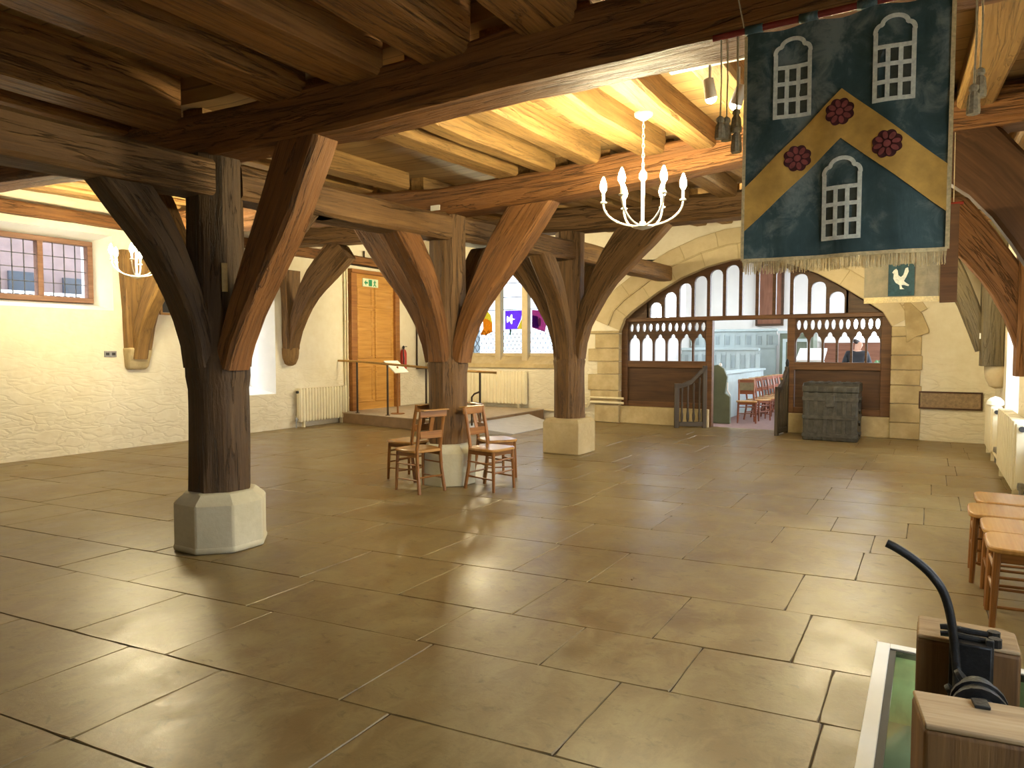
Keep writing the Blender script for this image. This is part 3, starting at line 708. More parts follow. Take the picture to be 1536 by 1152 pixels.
# right wall windows
for k, (a, b) in enumerate(RW):
    w = bpy.data.objects.new('window_%d' % (4+k), None); C.objects.link(w); w.location = (RX+.45, (a+b)/2, .8); structure(w)
    m = MB(); frame_bars(m, YZ(RX+.42), a-.03, b+.03, .78, 2.32, .06, .07)
    m.strip([(a+b)/2-.035, (a+b)/2+.035], [.8]*2, [2.3]*2, YZ(RX+.42), .07); m.build('window_frame', 'white', w)
    m = MB(); m.box(RX+.46, RX+.465, a, b, .8, 2.3); m.build('pane', 'glass', w)
# outside, seen through the left window
m = MB(); m.box(-18.5, -15.5, -3, 14, -1, 7); ob = m.build('brick_building', 'brick_out', loc=(-17, 5, 0)); tag(ob, 'pink building seen outside through the leaded window', 'building')
for (a, b, z0, z1) in ((6.6, 7.2, 2.2, 3.05), (7.6, 8.4, 2.2, 3.0), (8.75, 9.1, 2.2, 2.95), (4.0, 4.7, 2.2, 3.0)):
    m = MB(); m.box(-15.5, -15.44, a, b, z0, z1); m.build('house_window', 'glass_dark', ob)
m = MB()
for k in range(40): yy = 6.0+k*.12; m.box(-14.52, -14.48, yy, yy+.03, 1.0, 2.55)
m.box(-14.53, -14.47, 6.0, 10.8, 2.55, 2.6); m.box(-14.53, -14.47, 6.0, 10.8, 1.0, 1.05)
tag(m.build('railing', 'white', loc=(-14.5, 6, -.4)), 'white railing outside the leaded window before the pink building', 'railing')
m = MB(); m.add([(-40, -30, -.4), (30, -30, -.4), (30, 50, -.4), (-40, 50, -.4)], [(0, 1, 2, 3)]); structure(m.build('ground_outside', 'ground_out', smooth=False))

# ------------------------------------------------------------------ door, signs and platform at the back left
DY0, DY1, DZ = 10.72, 12.26, .21
d1 = bpy.data.objects.new('door_1', None); C.objects.link(d1); d1.location = (LX, 11.5, DZ); structure(d1, 'tall golden oak panelled door at back left corner')
D = YZ(LX)
m = MB(); m.strip([DY0, DY0+.17], [DZ]*2, [3.12]*2, D, .14); m.strip([DY1-.14, DY1], [DZ]*2, [3.12]*2, D, .14); m.strip([DY0, DY1], [3.12]*2, [3.2]*2, D, .16)
m.build('door_frame', 'door_trim', d1, bevel=.012)
m = MB(); m.strip([DY0+.17, DY1-.14], [DZ]*2, [3.12]*2, D, .06); leaf = m.build('door_leaf', 'door', d1)
for (a, b) in ((DY0+.27, 11.38), (11.54, DY1-.24)):
    for (c, e) in ((.42, 1.12), (1.36, 2.36), (2.46, 2.82)):
        m = MB(); m.prism([(a, c), (b, c), (b, e), (a, e)], YZ(LX+.055), .02); frame_bars(m, YZ(LX+.06), a-.04, b+.04, c-.04, e+.04, .045, .022); m.build('door_panel', 'door', d1, bevel=.01)
m = MB(); m.tube([(LX+.06, DY1-.22, 1.22), (LX+.12, DY1-.22, 1.22), (LX+.12, DY1-.33, 1.22)], .014, 8); m.build('door_handle', 'iron', d1)
es = thing('exit_sign', (LX+.09, 11.36, 2.9), 'pale sign with green running figure and arrow above the door panels', 'sign')
m = MB(); m.box(LX+.062, LX+.085, 11.12, 11.60, 2.86, 3.035); m.build('sign_face', 'sign_face', es)
m = MB(); xf = LX+.086
def sg(poly): m.prism(poly, YZ(xf), .003)
sg([(11.16, 2.945), (11.22, 3.0), (11.22, 2.965), (11.27, 2.965), (11.27, 2.925), (11.22, 2.925), (11.22, 2.89)]); m.build('arrow', 'green_sign', es)
m = MB(); sg([(11.30, 2.88), (11.40, 2.88), (11.40, 3.015), (11.30, 3.015)]); m.build('doorway_symbol', 'green_sign', es)
m = MB(); sg(ell(11.49, 2.995, .016, .017)); sg([(11.455, 2.975), (11.525, 2.98), (11.53, 2.965), (11.50, 2.955), (11.50, 2.925), (11.535, 2.885), (11.52, 2.876), (11.485, 2.91), (11.455, 2.875), (11.44, 2.885), (11.47, 2.925), (11.475, 2.958), (11.45, 2.95)]); m.build('running_figure', 'green_sign', es)
ex = thing('fire_extinguisher', (LX+.12, 12.42, 1.05), 'red fire extinguisher hanging on wall right of the golden door', 'extinguisher')
m = MB(); m.lathe([(.05, 1.05), (.075, 1.07), (.078, 1.42), (.06, 1.49), (.025, 1.52)], (LX+.1, 12.42, 0), 14); m.build('cylinder', 'red', ex)
m = MB(); m.lathe([(.02, 1.52), (.03, 1.54), (.03, 1.57), (.01, 1.6)], (LX+.1, 12.42, 0), 10); m.box(LX+.09, LX+.2, 12.41, 12.43, 1.57, 1.585); m.build('valve', 'iron', ex)
m = MB(); m.tube([(LX+.11, 12.38, 1.55), (LX+.17, 12.33, 1.5), (LX+.19, 12.33, 1.3), (LX+.17, 12.35, 1.15)], .011, 8); m.build('hose', 'iron', ex)

pf = thing('platform', (-9, 11.5, 0), 'low brown platform with pale top before the golden door', 'platform')
m = MB(); m.prism([(-10.49, 10.44), (-7.2, 10.05), (-7.2, 13.3), (-10.49, 13.3)], lambda u, v, d: Vector((u, v, d)), .2); m.build('base', 'platform', pf, bevel=.005)
m = MB(); m.prism([(-10.49, 10.42), (-7.19, 10.03), (-7.19, 13.3), (-10.49, 13.3)], lambda u, v, d: Vector((u, v, .2+d)), .014); m.build('top', 'platform_top', pf)
m = MB()
m.add([(-7.18, 10.05, .16), (-6.3, 10.5, .012), (-6.33, 12.25, .012), (-7.18, 12.6, .16), (-7.18, 10.05, 0), (-6.3, 10.5, 0), (-6.33, 12.25, 0), (-7.18, 12.6, 0)], [(0, 1, 2, 3), (4, 7, 6, 5), (0, 4, 5, 1), (1, 5, 6, 2), (2, 6, 7, 3), (3, 7, 4, 0)])
tag(m.build('ramp', 'ramp', loc=(-6.8, 11, 0)), 'grey sloping ramp sheet behind the chairs, leading to the platform', 'ramp')
hr = thing('handrail', (-8.6, 10.4, .2), 'brass topped handrail on thin dark posts along the platform edge', 'handrail')
m = MB(); m.tube([(-10.48, 10.44, 1.28), (-10.0, 10.46, 1.27), (-7.1, 10.12, 1.13), (-6.55, 10.35, 1.10)], .022, 10); m.build('rail', 'brass', hr)
for (x, y, h) in ((-9.98, 10.46, 1.26), (-9.1, 10.38, 1.22), (-8.05, 10.26, 1.16)):
    m = MB(); m.tube([(x, y, .2), (x, y, h)], .02, 8); m.lathe([(.045, .214), (.045, .226)], (x, y, 0), 10); m.build('rail_post', 'iron_bronze', hr)
m = MB(); m.tube([(-6.83, 10.24, .13), (-6.83, 10.24, 1.1)], .02, 8); m.tube([(-6.98, 10.2, .15), (-6.98, 10.2, .66), (-6.93, 10.21, .72), (-6.83, 10.24, .76)], .017, 8); m.build('rail_post', 'iron_bronze', hr)
le = thing('lectern', (-9.2, 10.75, .214), 'small stand with tilted white reading board before the golden door', 'lectern')
m = MB(); m.prism([(-.19, -.01), (.19, -.01), (.19, .01), (-.19, .01)], lambda u, v, d: Matrix.Rotation(R(38), 3, 'Y') @ Vector((u, d-.2, v))+Vector((-9.2, 10.75, 1.16)), .42); m.build('board', 'paper', le)
m = MB(); m.tube([(-9.16, 10.75, .214), (-9.16, 10.75, 1.17)], .02, 8); m.lathe([(.14, .214), (.14, .23)], (-9.16, 10.75, 0), 14); m.build('stand', 'door_trim', le)
# glazed display case in the corner
cs = thing('display_case', (-10.2, 13.3, 1.1), 'dark edged glazed case in the far left corner past the extinguisher', 'display case')
m = MB(); m.box(-10.46, -10.43, 12.95, 12.98, 1.1, 2.2); m.box(-10.46, -9.75, 12.95, 13.3, 1.05, 1.11); m.box(-9.78, -9.75, 12.95, 12.98, 1.1, 2.2); m.box(-10.46, -9.75, 12.95, 13.3, 2.17, 2.22); m.build('frame', 'iron_bronze', cs)
m = MB(); m.box(-10.43, -9.78, 12.96, 12.966, 1.11, 2.17); m.build('pane', 'glass', cs)
m = MB(); m.box(-10.2, -10.05, 13.05, 13.2, 1.11, 1.4); m.build('exhibit', 'white', cs)

# ------------------------------------------------------------------ radiators and pipes
def radiator(label, o, along, length, z0, z1, thick, n, out, flat=True):
    """o = wall-side corner, along = unit vector, out = unit vector into the room"""
    t = thing('radiator', (o[0]+along[0]*length/2, o[1]+along[1]*length/2, z0), label, 'radiator'); a = Vector((*along, 0)); b = Vector((*out, 0)); O = Vector((o[0], o[1], 0))
    def bx(m, u0, u1, v0, v1, w0, w1):
        v = [O+a*u+b*vv+Vector((0, 0, w)) for u in (u0, u1) for vv in (v0, v1) for w in (w0, w1)]
        m.add(v, [(0, 1, 3, 2), (4, 6, 7, 5), (0, 4, 5, 1), (2, 3, 7, 6), (0, 2, 6, 4), (1, 5, 7, 3)])
    m = MB(); g = .05
    bx(m, 0, length, g+.02, g+thick-.02, z0+.02, z1-.02); p = length/n
    for k in range(n): bx(m, k*p+p*.16, (k+1)*p-p*.16, g, g+thick, z0, z1)
    m.build('body', 'rad', t, bevel=.008)
    m = MB(); q = O+b*(g+thick*.5); m.tube([q-a*.03+Vector((0, 0, z1-.07)), q+a*.01+Vector((0, 0, z1-.07))], .028, 10); m.build('bleed_cap', 'cable', t)
    m = MB(); m.tube([q+a*(-.05)+Vector((0, 0, 0.0)), q+a*(-.05)+Vector((0, 0, z0+.05)), q+a*.02+Vector((0, 0, z0+.05))], .014, 8); m.lathe([(.025, z0+.02), (.03, z0+.05), (.025, z0+.09)], tuple(q+a*(-.05)), 8); m.build('valve', 'steel', t)
    for u in (.1, .9):
        m = MB(); bx(m, length*u-.02, length*u+.02, .0, g+.03, z0+.1, z0+.16); m.build('bracket', 'rad', t)
        m = MB(); bx(m, length*u-.02, length*u+.02, g+.02, g+thick-.02, 0, z0+.02); m.build('foot', 'rad', t)
    return t
radiator('cream ribbed radiator on the wall left of the golden door', (LX, 9.28), (0, 1), 1.27, .11, .76, .11, 17, (1, 0))
radiator('cream ribbed radiator under the stained glass window', (-9.55, FY), (1, 0), 1.95, .30, 1.03, .11, 21, (0, -1))
radiator('narrow cream radiator with white dome at the far right wall', (RX, 11.25), (0, 1), 1.1, .12, .74, .13, 7, (-1, 0))
radiator('nearer cream column radiator behind the right hand chairs', (RX, 8.3), (0, 1), 1.9, .12, .80, .13, 10, (-1, 0))
m = MB(); m.lathe([(.075, .74), (.10, .76), (.095, .81), (.06, .85), (.01, .87)], (.78, 11.45, 0), 14); tag(m.build('dome_cover', 'white', loc=(.78, 11.45, .74)), 'small bright white dome on top of the narrow radiator', 'cover')
for k, (y, lab) in enumerate(((10.62, 'pair of cream pipes rising beside the golden door, nearer pipe'), (10.69, 'cream pipe touching the golden door frame, second of pair'))):
    m = MB(); m.tube([(LX+.04, y, .02), (LX+.04, y, 3.42)], .02, 8)
    for z in (.5, 1.3, 2.1, 2.9): m.box(LX, LX+.06, y-.015, y+.015, z-.02, z+.02)
    tag(m.build('wall_pipe', 'pipe', loc=(LX, y, 0)), lab, 'pipe')
m = MB(); m.tube([(LX+.05, 10.3, 3.43), (LX+.05, 11.2, 3.45), (LX+.05, 11.2, 3.62)], .02, 8); m.tube([(LX+.05, 10.3, 3.30), (LX+.05, 12.9, 3.30)], .022, 8)
tag(m.build('ceiling_pipe', 'iron_bronze', loc=(LX, 10.3, 3.3)), 'dark pipe run bending under ceiling above the golden door', 'pipe')
for z, lab in ((.51, 'upper cream pipe across the left foot of the stone arch'), (.415, 'lower cream pipe across the left foot of the stone arch')):
    m = MB(); m.tube([(-6.6, FY-.07, .30 if z < .5 else .36), (-6.15, FY-.07, .30 if z < .5 else .36), (-6.08, FY-.07, z), (-5.33, FY-.09, z)], .024, 10); tag(m.build('wall_pipe', 'pipe', loc=(-6, FY-.07, z)), lab, 'pipe')
m = MB(); m.tube([(-7.5, FY-.04, .2), (-6.2, FY-.04, .17)], .02, 8); tag(m.build('wall_pipe', 'pipe', loc=(-7, FY, .2)), 'low cream pipe along the far wall right of window radiator', 'pipe')
for k, z in enumerate((.06, .12)):
    m = MB(); m.tube([(RX-.09-.04*k, 8.3, z), (RX-.09-.04*k, 12.9, z)], .016, 8); tag(m.build('floor_pipe', 'pipe', loc=(RX, 10, z)), ('lower' if k == 0 else 'upper')+' floor pipe joining the two radiators on right wall', 'pipe')
# socket and framed board on the left wall
so = thing('wall_socket', (LX, 5.79, 1.44), 'small steel double socket on cream wall left of corbel', 'socket')
m = MB(); m.box(LX, LX+.015, 5.70, 5.88, 1.395, 1.485); m.build('plate', 'steel', so, bevel=.003)
m = MB(); m.box(LX+.015, LX+.018, 5.72, 5.77, 1.42, 1.46); m.build('outlet', 'cable', so)
m = MB(); m.box(LX+.015, LX+.018, 5.81, 5.86, 1.42, 1.46); m.build('outlet', 'cable', so)
bo = thing('framed_board', (LX, 6.85, 2.3), 'dark framed board on cream wall right of the splayed wall post', 'board')
m = MB(); m.box(LX, LX+.025, 6.60, 7.25, 2.1, 2.62); m.build('panel', 'slate', bo)
m = MB(); frame_bars(m, YZ(LX), 6.58, 7.27, 2.06, 2.64, .035, .035); m.build('frame', 'door', bo)

# ------------------------------------------------------------------ stone arch and oak screen
INTR = [(-5.46, 1.9), (-5.36, 2.14), (-5.18, 2.30), (-4.67, 2.65), (-4.19, 2.91), (-3.71, 3.09), (-3.26, 3.19), (-2.95, 3.21), (-2.6, 3.17), (-2.2, 3.06), (-1.74, 2.86), (-1.38, 2.64), (-.99, 2.37), (-.70, 2.15), (-.56, 1.9)]
def intr(x):
    for (a, b), (c, d) in zip(INTR, INTR[1:]):
        if a <= x <= c: return b+(d-b)*(x-a)/(c-a)
    return 1.9
# wall filling above the intrados
m = MB(); us = [p[0] for p in INTR]; m.strip(us, [p[1]+.02 for p in INTR], [3.3]*len(us), XZ(FY), .6); structure(m.build('wall_far_spandrel', 'limewash'))
ar = thing('stone_arch', (-3, FY, 0), 'wide golden stone arch around the dark oak chapel screen', 'arch')
def arch_band(i_off, o_off, y0, dep, mat, name):
    m = MB(); c = Vector((-3.0, 0, .2)); n = len(INTR); vs = []; g = []; L = 0
    for k, (x, z) in enumerate(INTR):
        p = Vector((x, 0, z)); a = INTR[max(k-1, 0)]; b = INTR[min(k+1, n-1)]; t = Vector((b[0]-a[0], 0, b[1]-a[1])).normalized(); nn = Vector((-t.z, 0, t.x))
        if k: L += math.hypot(x-INTR[k-1][0], z-INTR[k-1][1])
        for d in (0, dep):
            for r in (i_off, o_off):
                q = p+nn*r; vs.append((q.x, y0+d, q.z)); g.append((L+(.3 if d else 0), r+d*.4, 0))
    fs = []
    for k in range(n-1):
        a = 4*k; b = a+4; fs += [(a, b, b+1, a+1), (a+2, a+3, b+3, b+2), (a, a+2, b+2, b), (a+1, b+1, b+3, a+3)]
    fs += [(0, 1, 3, 2), (4*n-4, 4*n-2, 4*n-1, 4*n-3)]
    m.add(vs, fs, g); return m.build(name, mat, ar)
arch_band(.27, .58, FY-.045, .3, 'voussoir', 'outer_ring')
arch_band(-.005, .28, FY-.02, .35, 'voussoir', 'inner_ring')
for nm, x0, x1, x2 in (('left', -6.02, -5.72, -5.46), ('right', -.13, -.34, -.56)):
    m = MB(); z = 0; k = 0
    while z < 1.9:
        h = rnd.uniform(.24, .40); h = min(h, 1.9-z); e = rnd.uniform(-.16, .10) if nm == 'left' else rnd.uniform(-.02, .03)
        m.box(min(x0+e, x2), max(x0+e, x2), FY-.035-rnd.random()*.01, FY+.3, z+.004, z+h-.004); z += h
    m.build('jamb', 'stone_gold', ar, bevel=.012)
m = MB(); m.prism([(-.34, 1.62), (-.20, 1.72), (-.02, 1.78), (-.02, 1.84), (-.12, 2.1), (-.4, 2.4)], XZ(FY-.05), .2); m.build('springer', 'stone_gold', ar, bevel=.01)
# plinth
for a, b, lab in ((-5.46, -3.64, 'low golden stone plinth under the left half of oak screen'), (-2.22, -.56, 'low golden stone plinth behind the dark chest')):
    m = MB(); m.box(a, b, FY+.02, FY+.42, 0, .35); tag(m.build('stone_plinth', 'stone_gold', loc=(a, FY, 0), bevel=.01), lab, 'plinth')
SY = FY+.12
sc = thing('oak_screen', (-3, SY, .35), 'dark oak screen with pierced arched lights filling the stone arch', 'screen')
T = XZ(SY)
for a, b in ((-5.46, -3.64), (-2.22, -.56)):
    m = MB(); m.strip([a, b], [.35]*2, [.46]*2, T, .14); m.build('bottom_rail', 'oak_trim', sc, bevel=.01)
    m = MB(); m.strip([a+.12, b-.1], [.46]*2, [1.16]*2, XZ(SY+.04), .05); m.build('panel', 'oak_dark', sc)
    m = MB(); m.strip([a, b], [1.14]*2, [1.28]*2, T, .14); m.build('middle_rail', 'oak_trim', sc, bevel=.01)
for a, b, z0, z1 in ((-5.46, -5.33, .35, 2.08), (-3.72, -3.60, 0, 2.1), (-2.24, -2.11, 0, 2.1), (-.72, -.54, .35, 2.1)):
    m = MB(); m.strip([a, b], [z0]*2, [z1]*2, XZ(SY-.01), .16); m.build('screen_post', 'oak_trim', sc, bevel=.01)
m = MB(); m.strip([-5.42, -.56], [2.07]*2, [2.15]*2, XZ(SY-.03), .2); m.build('top_rail', 'oak_trim', sc, bevel=.012)
def tracery(x0, x1, n, name):
    m = MB(); p = (x1-x0)/n; z0, z1 = 1.28, 2.07; mt = .035; dep = .07; TT = XZ(SY+.03)
    for k in range(n+1): u = x0+k*p; m.strip([u-mt/2, u+mt/2], [z0]*2, [z1]*2, TT, dep)
    for k in range(n):
        a = x0+k*p+mt/2; b = x0+(k+1)*p-mt/2; c = (a+b)/2; hw = (b-a)/2
        us = []; lo = []; e0 = []; e1 = []
        for s_ in range(41):
            q = -1+2*s_/40; aq = abs(q); us.append(c+q*hw)
            z = 1.74+.075*math.sqrt(max(0, 1-(q/.42)**2)) if aq < .42 else 1.62+.12*math.sqrt(max(0, 1-((aq-.42)/.58)**2))
            lo.append(z); w = (aq-.56)/.34
            if abs(w) < 1:
                r_ = math.sqrt(1-w*w); e1.append(1.965+.075*r_); e0.append(max(z+.055, 1.955-.09*r_))
            else: e0.append(1.965); e1.append(1.965)
        m.strip(us, lo, e0, TT, dep); m.strip(us, e1, [z1+.01]*41, TT, dep)
    return m.build(name, 'oak_dark', sc)
tracery(-5.33, -3.72, 6, 'pierced_tracery'); tracery(-2.11, -.72, 6, 'pierced_tracery')
# upper lights under the arch
m = MB(); TT = XZ(SY+.02); mt = .06; z0 = 2.14
xs = [-4.90+.302*k for k in range(13)]
for k, u in enumerate(xs):
    m.strip([u-mt/2, u, u+mt/2], [z0]*3, [intr(u-mt/2), intr(u), intr(u+mt/2)], TT, .09)
for a, b in zip(xs, xs[1:]):
    a += mt/2; b -= mt/2; c = (a+b)/2; hw = (b-a)/2; top = min(intr(a), intr(b))-.05; us = []; lo = []; hi = []
    spr = top-hw
    if spr < z0+.04: spr = z0+.04
    for s_ in range(17):
        q = -1+2*s_/16; u = c+q*hw; us.append(u); zz = spr+hw*math.sqrt(max(0, 1-q*q))*.95; lo.append(min(zz, intr(u)-.005)); hi.append(intr(u)+.01)
    m.strip(us, lo, hi, TT, .09)
m.build('upper_lights', 'oak_dark', sc)
m = MB(); us = [-5.4+.5*k/8 for k in range(9)]; m.strip(us, [2.1]*9, [max(2.11, intr(u)) for u in us], TT, .09); m.build('spandrel_panel', 'oak_dark', sc)
m = MB(); us = [-1.28+.72*k/12 for k in range(13)]; m.strip(us, [2.1]*13, [max(2.11, intr(u)) for u in us], TT, .09); m.build('spandrel_panel', 'oak_dark', sc)
# gates
def gate(hx, hy, ang_, w, label):
    t = thing('balustrade_gate', (hx, hy, 0), label, 'gate'); Mx = Matrix.Translation((hx, hy, 0)) @ Matrix.Rotation(ang_, 4, 'Z')
    def bx(m, *a): m.box(*a, mat=Mx)
    m = MB(); bx(m, 0, .08, -.03, .03, .0, 1.2); m.build('hinge_stile', 'gate', t, bevel=.008)
    m = MB(); bx(m, w-.09, w, -.03, .03, .0, .86); m.build('outer_stile', 'gate', t, bevel=.008)
    m = MB(); bx(m, .08, w-.09, -.03, .03, .03, .12); m.build('bottom_rail', 'gate', t, bevel=.008)
    m = MB(); pts = [(0, 1.2), (.12, 1.12), (.3, .93), (w*.75, .86), (w, .85)]
    m.strip([p[0] for p in pts], [p[1]-.09 for p in pts], [p[1] for p in pts], lambda u, v, d: Mx @ Vector((u, d-.03, v)), .06); m.build('swept_top_rail', 'gate', t, bevel=.008)
    n = 4
    for k in range(n):
        u = .08+(w-.17)*(k+.5)/n; m = MB(); zt = .80+max(0, .26-u)*.9; c = Mx @ Vector((u, 0, 0))
        m.lathe([(.016, .12), (.026, .17), (.03, .25), (.02, .32), (.018, .40), (.028, .44), (.018, .48), (.017, zt-.1), (.024, zt-.04), (.016, zt+.06)], (c.x, c.y, 0), 10); m.build('baluster', 'gate', t)
    return t
gate(-3.66, FY-.02, R(180+32), .62, 'grey brown balustrade gate open at left of chapel doorway')
g2 = gate(-2.2, FY-.02, R(263), .62, 'dark balustrade gate open at right of chapel doorway, beside chest')
m = MB(); m.lathe([(.02, 1.2), (.028, 1.22), (.034, 1.27), (.02, 1.32), (.005, 1.34)], (-2.2, FY-.06, 0), 12); m.build('knob', 'iron', g2)
m = MB(); m.lathe([(.01, 0), (.022, .01), (.022, .05), (.01, .06)], (-2.19, FY-.64, 1.0), 10, 0, Matrix.Rotation(R(90), 3, 'X')); m.build('brass_latch', 'brass', g2)
# dark chest
ch = thing('iron_bound_chest', (-1.38, 12.75, 0), 'tall dark iron strapped chest in front of the oak screen', 'chest')
cx0, cx1, cy0, cy1, chh = -1.80, -.97, 12.42, 13.1, .93
m = MB(); m.box(cx0, cx1, cy0, cy1, .0, .80); m.build('body', 'chest', ch, bevel=.02)
m = MB(); m.prism([(cy0-.01, .80), (cy0-.01, .9), (cy0+.08, .955), (cy1-.08, .955), (cy1+.01, .9), (cy1+.01, .80)], lambda u, v, d: Vector((cx0-.01+d, u, v)), cx1-cx0+.02); m.build('lid', 'chest', ch, bevel=.015)
for k in range(6):
    u = cx0+.06+(cx1-cx0-.12)*k/5; m = MB(); m.box(u-.03, u+.03, cy0-.014, cy0, .01, .80); m.box(u-.03, u+.03, cy0-.022, cy0-.01, .81, .9); m.prism([(u-.03, cy0+.06), (u+.03, cy0+.06), (u+.03, cy1-.05), (u-.03, cy1-.05)], lambda a, b, d: Vector((a, b, .955+d)), .01); m.build('strap', 'chest_strap', ch, bevel=.004)
for z in (.06, .36, .66):
    m = MB(); m.box(cx0-.008, cx1+.008, cy0-.02, cy1, z, z+.06); m.build('band', 'chest_strap', ch, bevel=.004)
for z in (.12, .3, .5, .68): m = MB(); m.tube([(cx1+.012, cy0+.1+.02*k, z+.03*math.sin(k)) for k in range(6)], .018, 8); m.build('side_ring', 'chest_strap', ch)
m = MB(); m.box((cx0+cx1)/2-.07, (cx0+cx1)/2+.07, cy0-.03, cy0-.01, .56, .76); m.build('lock_plate', 'chest_strap', ch, bevel=.01)
# plaque on the right of the arch
pq = thing('wall_plaque', (.3, FY, .67), 'long brown plaque low on the wall right of the arch', 'plaque')
m = MB(); m.box(-.12, .72, FY-.03, FY, .55, .80); m.build('face', 'plaque', pq)
m = MB(); frame_bars(m, XZ(FY-.045), -.14, .74, .53, .82, .025, .045); m.build('frame', 'oak_dark', pq)

# ------------------------------------------------------------------ chapel beyond the screen
CB = 21.2
wall('wall_chapel_left', 'x', -6.2, -6.7, FY+.6, CB+.5, -.3, 4.6, [((14.3, 16.9, 1.9, 4.3), (14.3, 16.9, 2.0, 4.2)), ((17.3, 20.2, 1.9, 4.3), (17.3, 20.2, 2.0, 4.2))], 'chapel_wall')
wall('wall_chapel_right', 'x', .9, 1.4, FY+.6, CB+.5, -.3, 4.6, [((14.2, 16.9, 1.0, 4.3), (14.2, 16.9, 1.1, 4.2)), ((17.3, 20.4, 1.0, 4.3), (17.3, 20.4, 1.1, 4.2))], 'chapel_wall')
wall('wall_chapel_back', 'y', CB, CB+.5, -6.7, 1.4, -.3, 4.6, [((-2.0, .3, 1.75, 4.2), (-2.0, .3, 1.8, 4.1))], 'chapel_wall')
m = MB(); m.box(-6.7, 1.4, FY+.6, CB+.5, 4.5, 4.6); structure(m.build('ceiling_chapel', 'chapel_wall'))
m = MB(); m.box(-6.7, 1.4, FY+.3, CB+.5, -.1, -.002); structure(m.build('floor_chapel', 'chapel_floor'))
w = bpy.data.objects.new('window_8', None); C.objects.link(w); w.location = (-.85, CB+.3, 1.8); structure(w)
m = MB(); frame_bars(m, XZ(CB+.28), -2.0, .3, 1.8, 4.1, .06, .07); m.strip([-.88, -.82], [1.8]*2, [4.1]*2, XZ(CB+.28), .07); m.build('window_frame', 'white', w)
m = MB(); m.box(-1.95, .25, CB+.31, CB+.315, 1.85, 4.05); m.build('pane', 'glass', w)
for k, (x, y0, y1) in enumerate(((-6.6, 14.3, 16.9), (-6.6, 17.3, 20.2), (1.3, 14.2, 16.9), (1.3, 17.3, 20.4))):
    w = bpy.data.objects.new('window_%d' % (9+k), None); C.objects.link(w); w.location = (x, (y0+y1)/2, 2); structure(w)
    zz = 2.0 if x < 0 else 1.1
    m = MB(); frame_bars(m, YZ(x), y0, y1, zz, 4.2, .06, .06); m.strip([(y0+y1)/2-.03, (y0+y1)/2+.03], [zz]*2, [4.2]*2, YZ(x), .06); m.build('window_frame', 'white', w)
    m = MB(); m.box(x+.02, x+.025, y0, y1, zz, 4.2); m.build('pane', 'glass', w)
# stalls across the chapel, two tiers
def stall(label, x0, x1, y, z0, z1, n, dep=.5):
    t = thing('pew_stall', ((x0+x1)/2, y, 0), label, 'pew'); m = MB(); m.box(x0, x1, y, y+.06, 0, z1-.06); m.build('back_panel', 'teal', t)
    m = MB(); m.box(x0-.03, x1+.03, y-.07, y+.12, z1-.07, z1); m.build('cornice', 'teal', t, bevel=.01)
    p = (x1-x0)/n
    m = MB(); m.box(x0, x1, y-.02, y, z0, z0+.08); m.box(x0, x1, y-.02, y, z1-.17, z1-.07)
    for k in range(n+1): u = x0+k*p; m.box(u-.05, u+.05, y-.02, y, z0+.08, z1-.17)
    m.build('panel_framing', 'teal', t)
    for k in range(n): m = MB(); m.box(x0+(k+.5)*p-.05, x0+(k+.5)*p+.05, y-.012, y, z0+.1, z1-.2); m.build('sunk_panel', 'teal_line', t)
    return t
stall('tall pale grey green panelled stall along the chapel back wall', -6.1, -3.72, 20.6, 1.55, 2.1, 8)
stall('lower pale grey green panelled stall before the tallest one', -6.1, -4.0, 19.6, .9, 1.56, 8)
t = thing('pew_desk', (-3.8, 17, 0), 'long pale grey green desk front behind the chapel chairs', 'pew')
m = MB(); m.box(-3.85, -3.77, 14.6, 19.2, 0, .97); m.build('front', 'teal', t)
m = MB(); m.box(-4.05, -3.72, 14.55, 19.25, .97, 1.02); m.build('desk_top', 'teal', t, bevel=.01)
t = thing('pew_end', (-3.95, 14.35, 0), 'dull green pew end with white knob just inside chapel doorway', 'pew')
m = MB(); m.prism([(-4.0, 0), (-3.45, 0), (-3.45, .55), (-3.55, .62), (-3.51, .95), (-3.58, 1.12), (-3.70, 1.2), (-4.0, 1.15)], XZ(14.3), .09); m.build('panel', 'pew_green', t, bevel=.012)
m = MB(); m.lathe([(.01, 1.12), (.035, 1.14), (.03, 1.18), (.005, 1.2)], (-3.66, 14.34, 0.04), 10); m.build('knob', 'white', t)
m = MB(); m.tube([(-3.50, 14.29, .85), (-3.50, 14.29, .68), (-3.44, 14.29, .58)], .014, 8); m.build('trim', 'white', t)
t = thing('memorial_board', (-3.7, CB, 2.2), 'tall brown board hanging on chapel back wall above stalls', 'board')
m = MB(); m.box(-4.35, -3.68, CB-.08, CB, 2.25, 3.9); m.build('panel', 'brownpanel', t)
m = MB(); frame_bars(m, XZ(CB-.1), -4.4, -3.63, 2.2, 3.95, .06, .1); m.build('frame', 'oak_dark', t)
t = thing('wall_panelling', (-.6, CB, 0), 'red brown panelling below the bright chapel window', 'panelling')
m = MB(); m.box(-2.6, .88, CB-.07, CB, 0, 1.70); m.build('panel', 'brownpanel', t); m = MB(); m.box(-2.62, .89, CB-.1, CB, 1.70, 1.76); m.build('cap', 'white', t)
t = thing('pew_stall', (-3.0, 20.2, 0), 'grey green cupboard stall at the back right of chapel', 'pew')
m = MB(); m.box(-3.5, -2.65, 19.9, 20.6, 0, 1.95); m.build('body', 'pew_green', t, bevel=.01)
m = MB(); m.box(-3.55, -2.6, 19.85, 20.65, 1.95, 2.02); m.build('cornice', 'teal', t)
m = MB(); frame_bars(m, XZ(19.88), -3.42, -2.73, .2, 1.8, .08, .02); m.build('door_frame', 'teal', t)
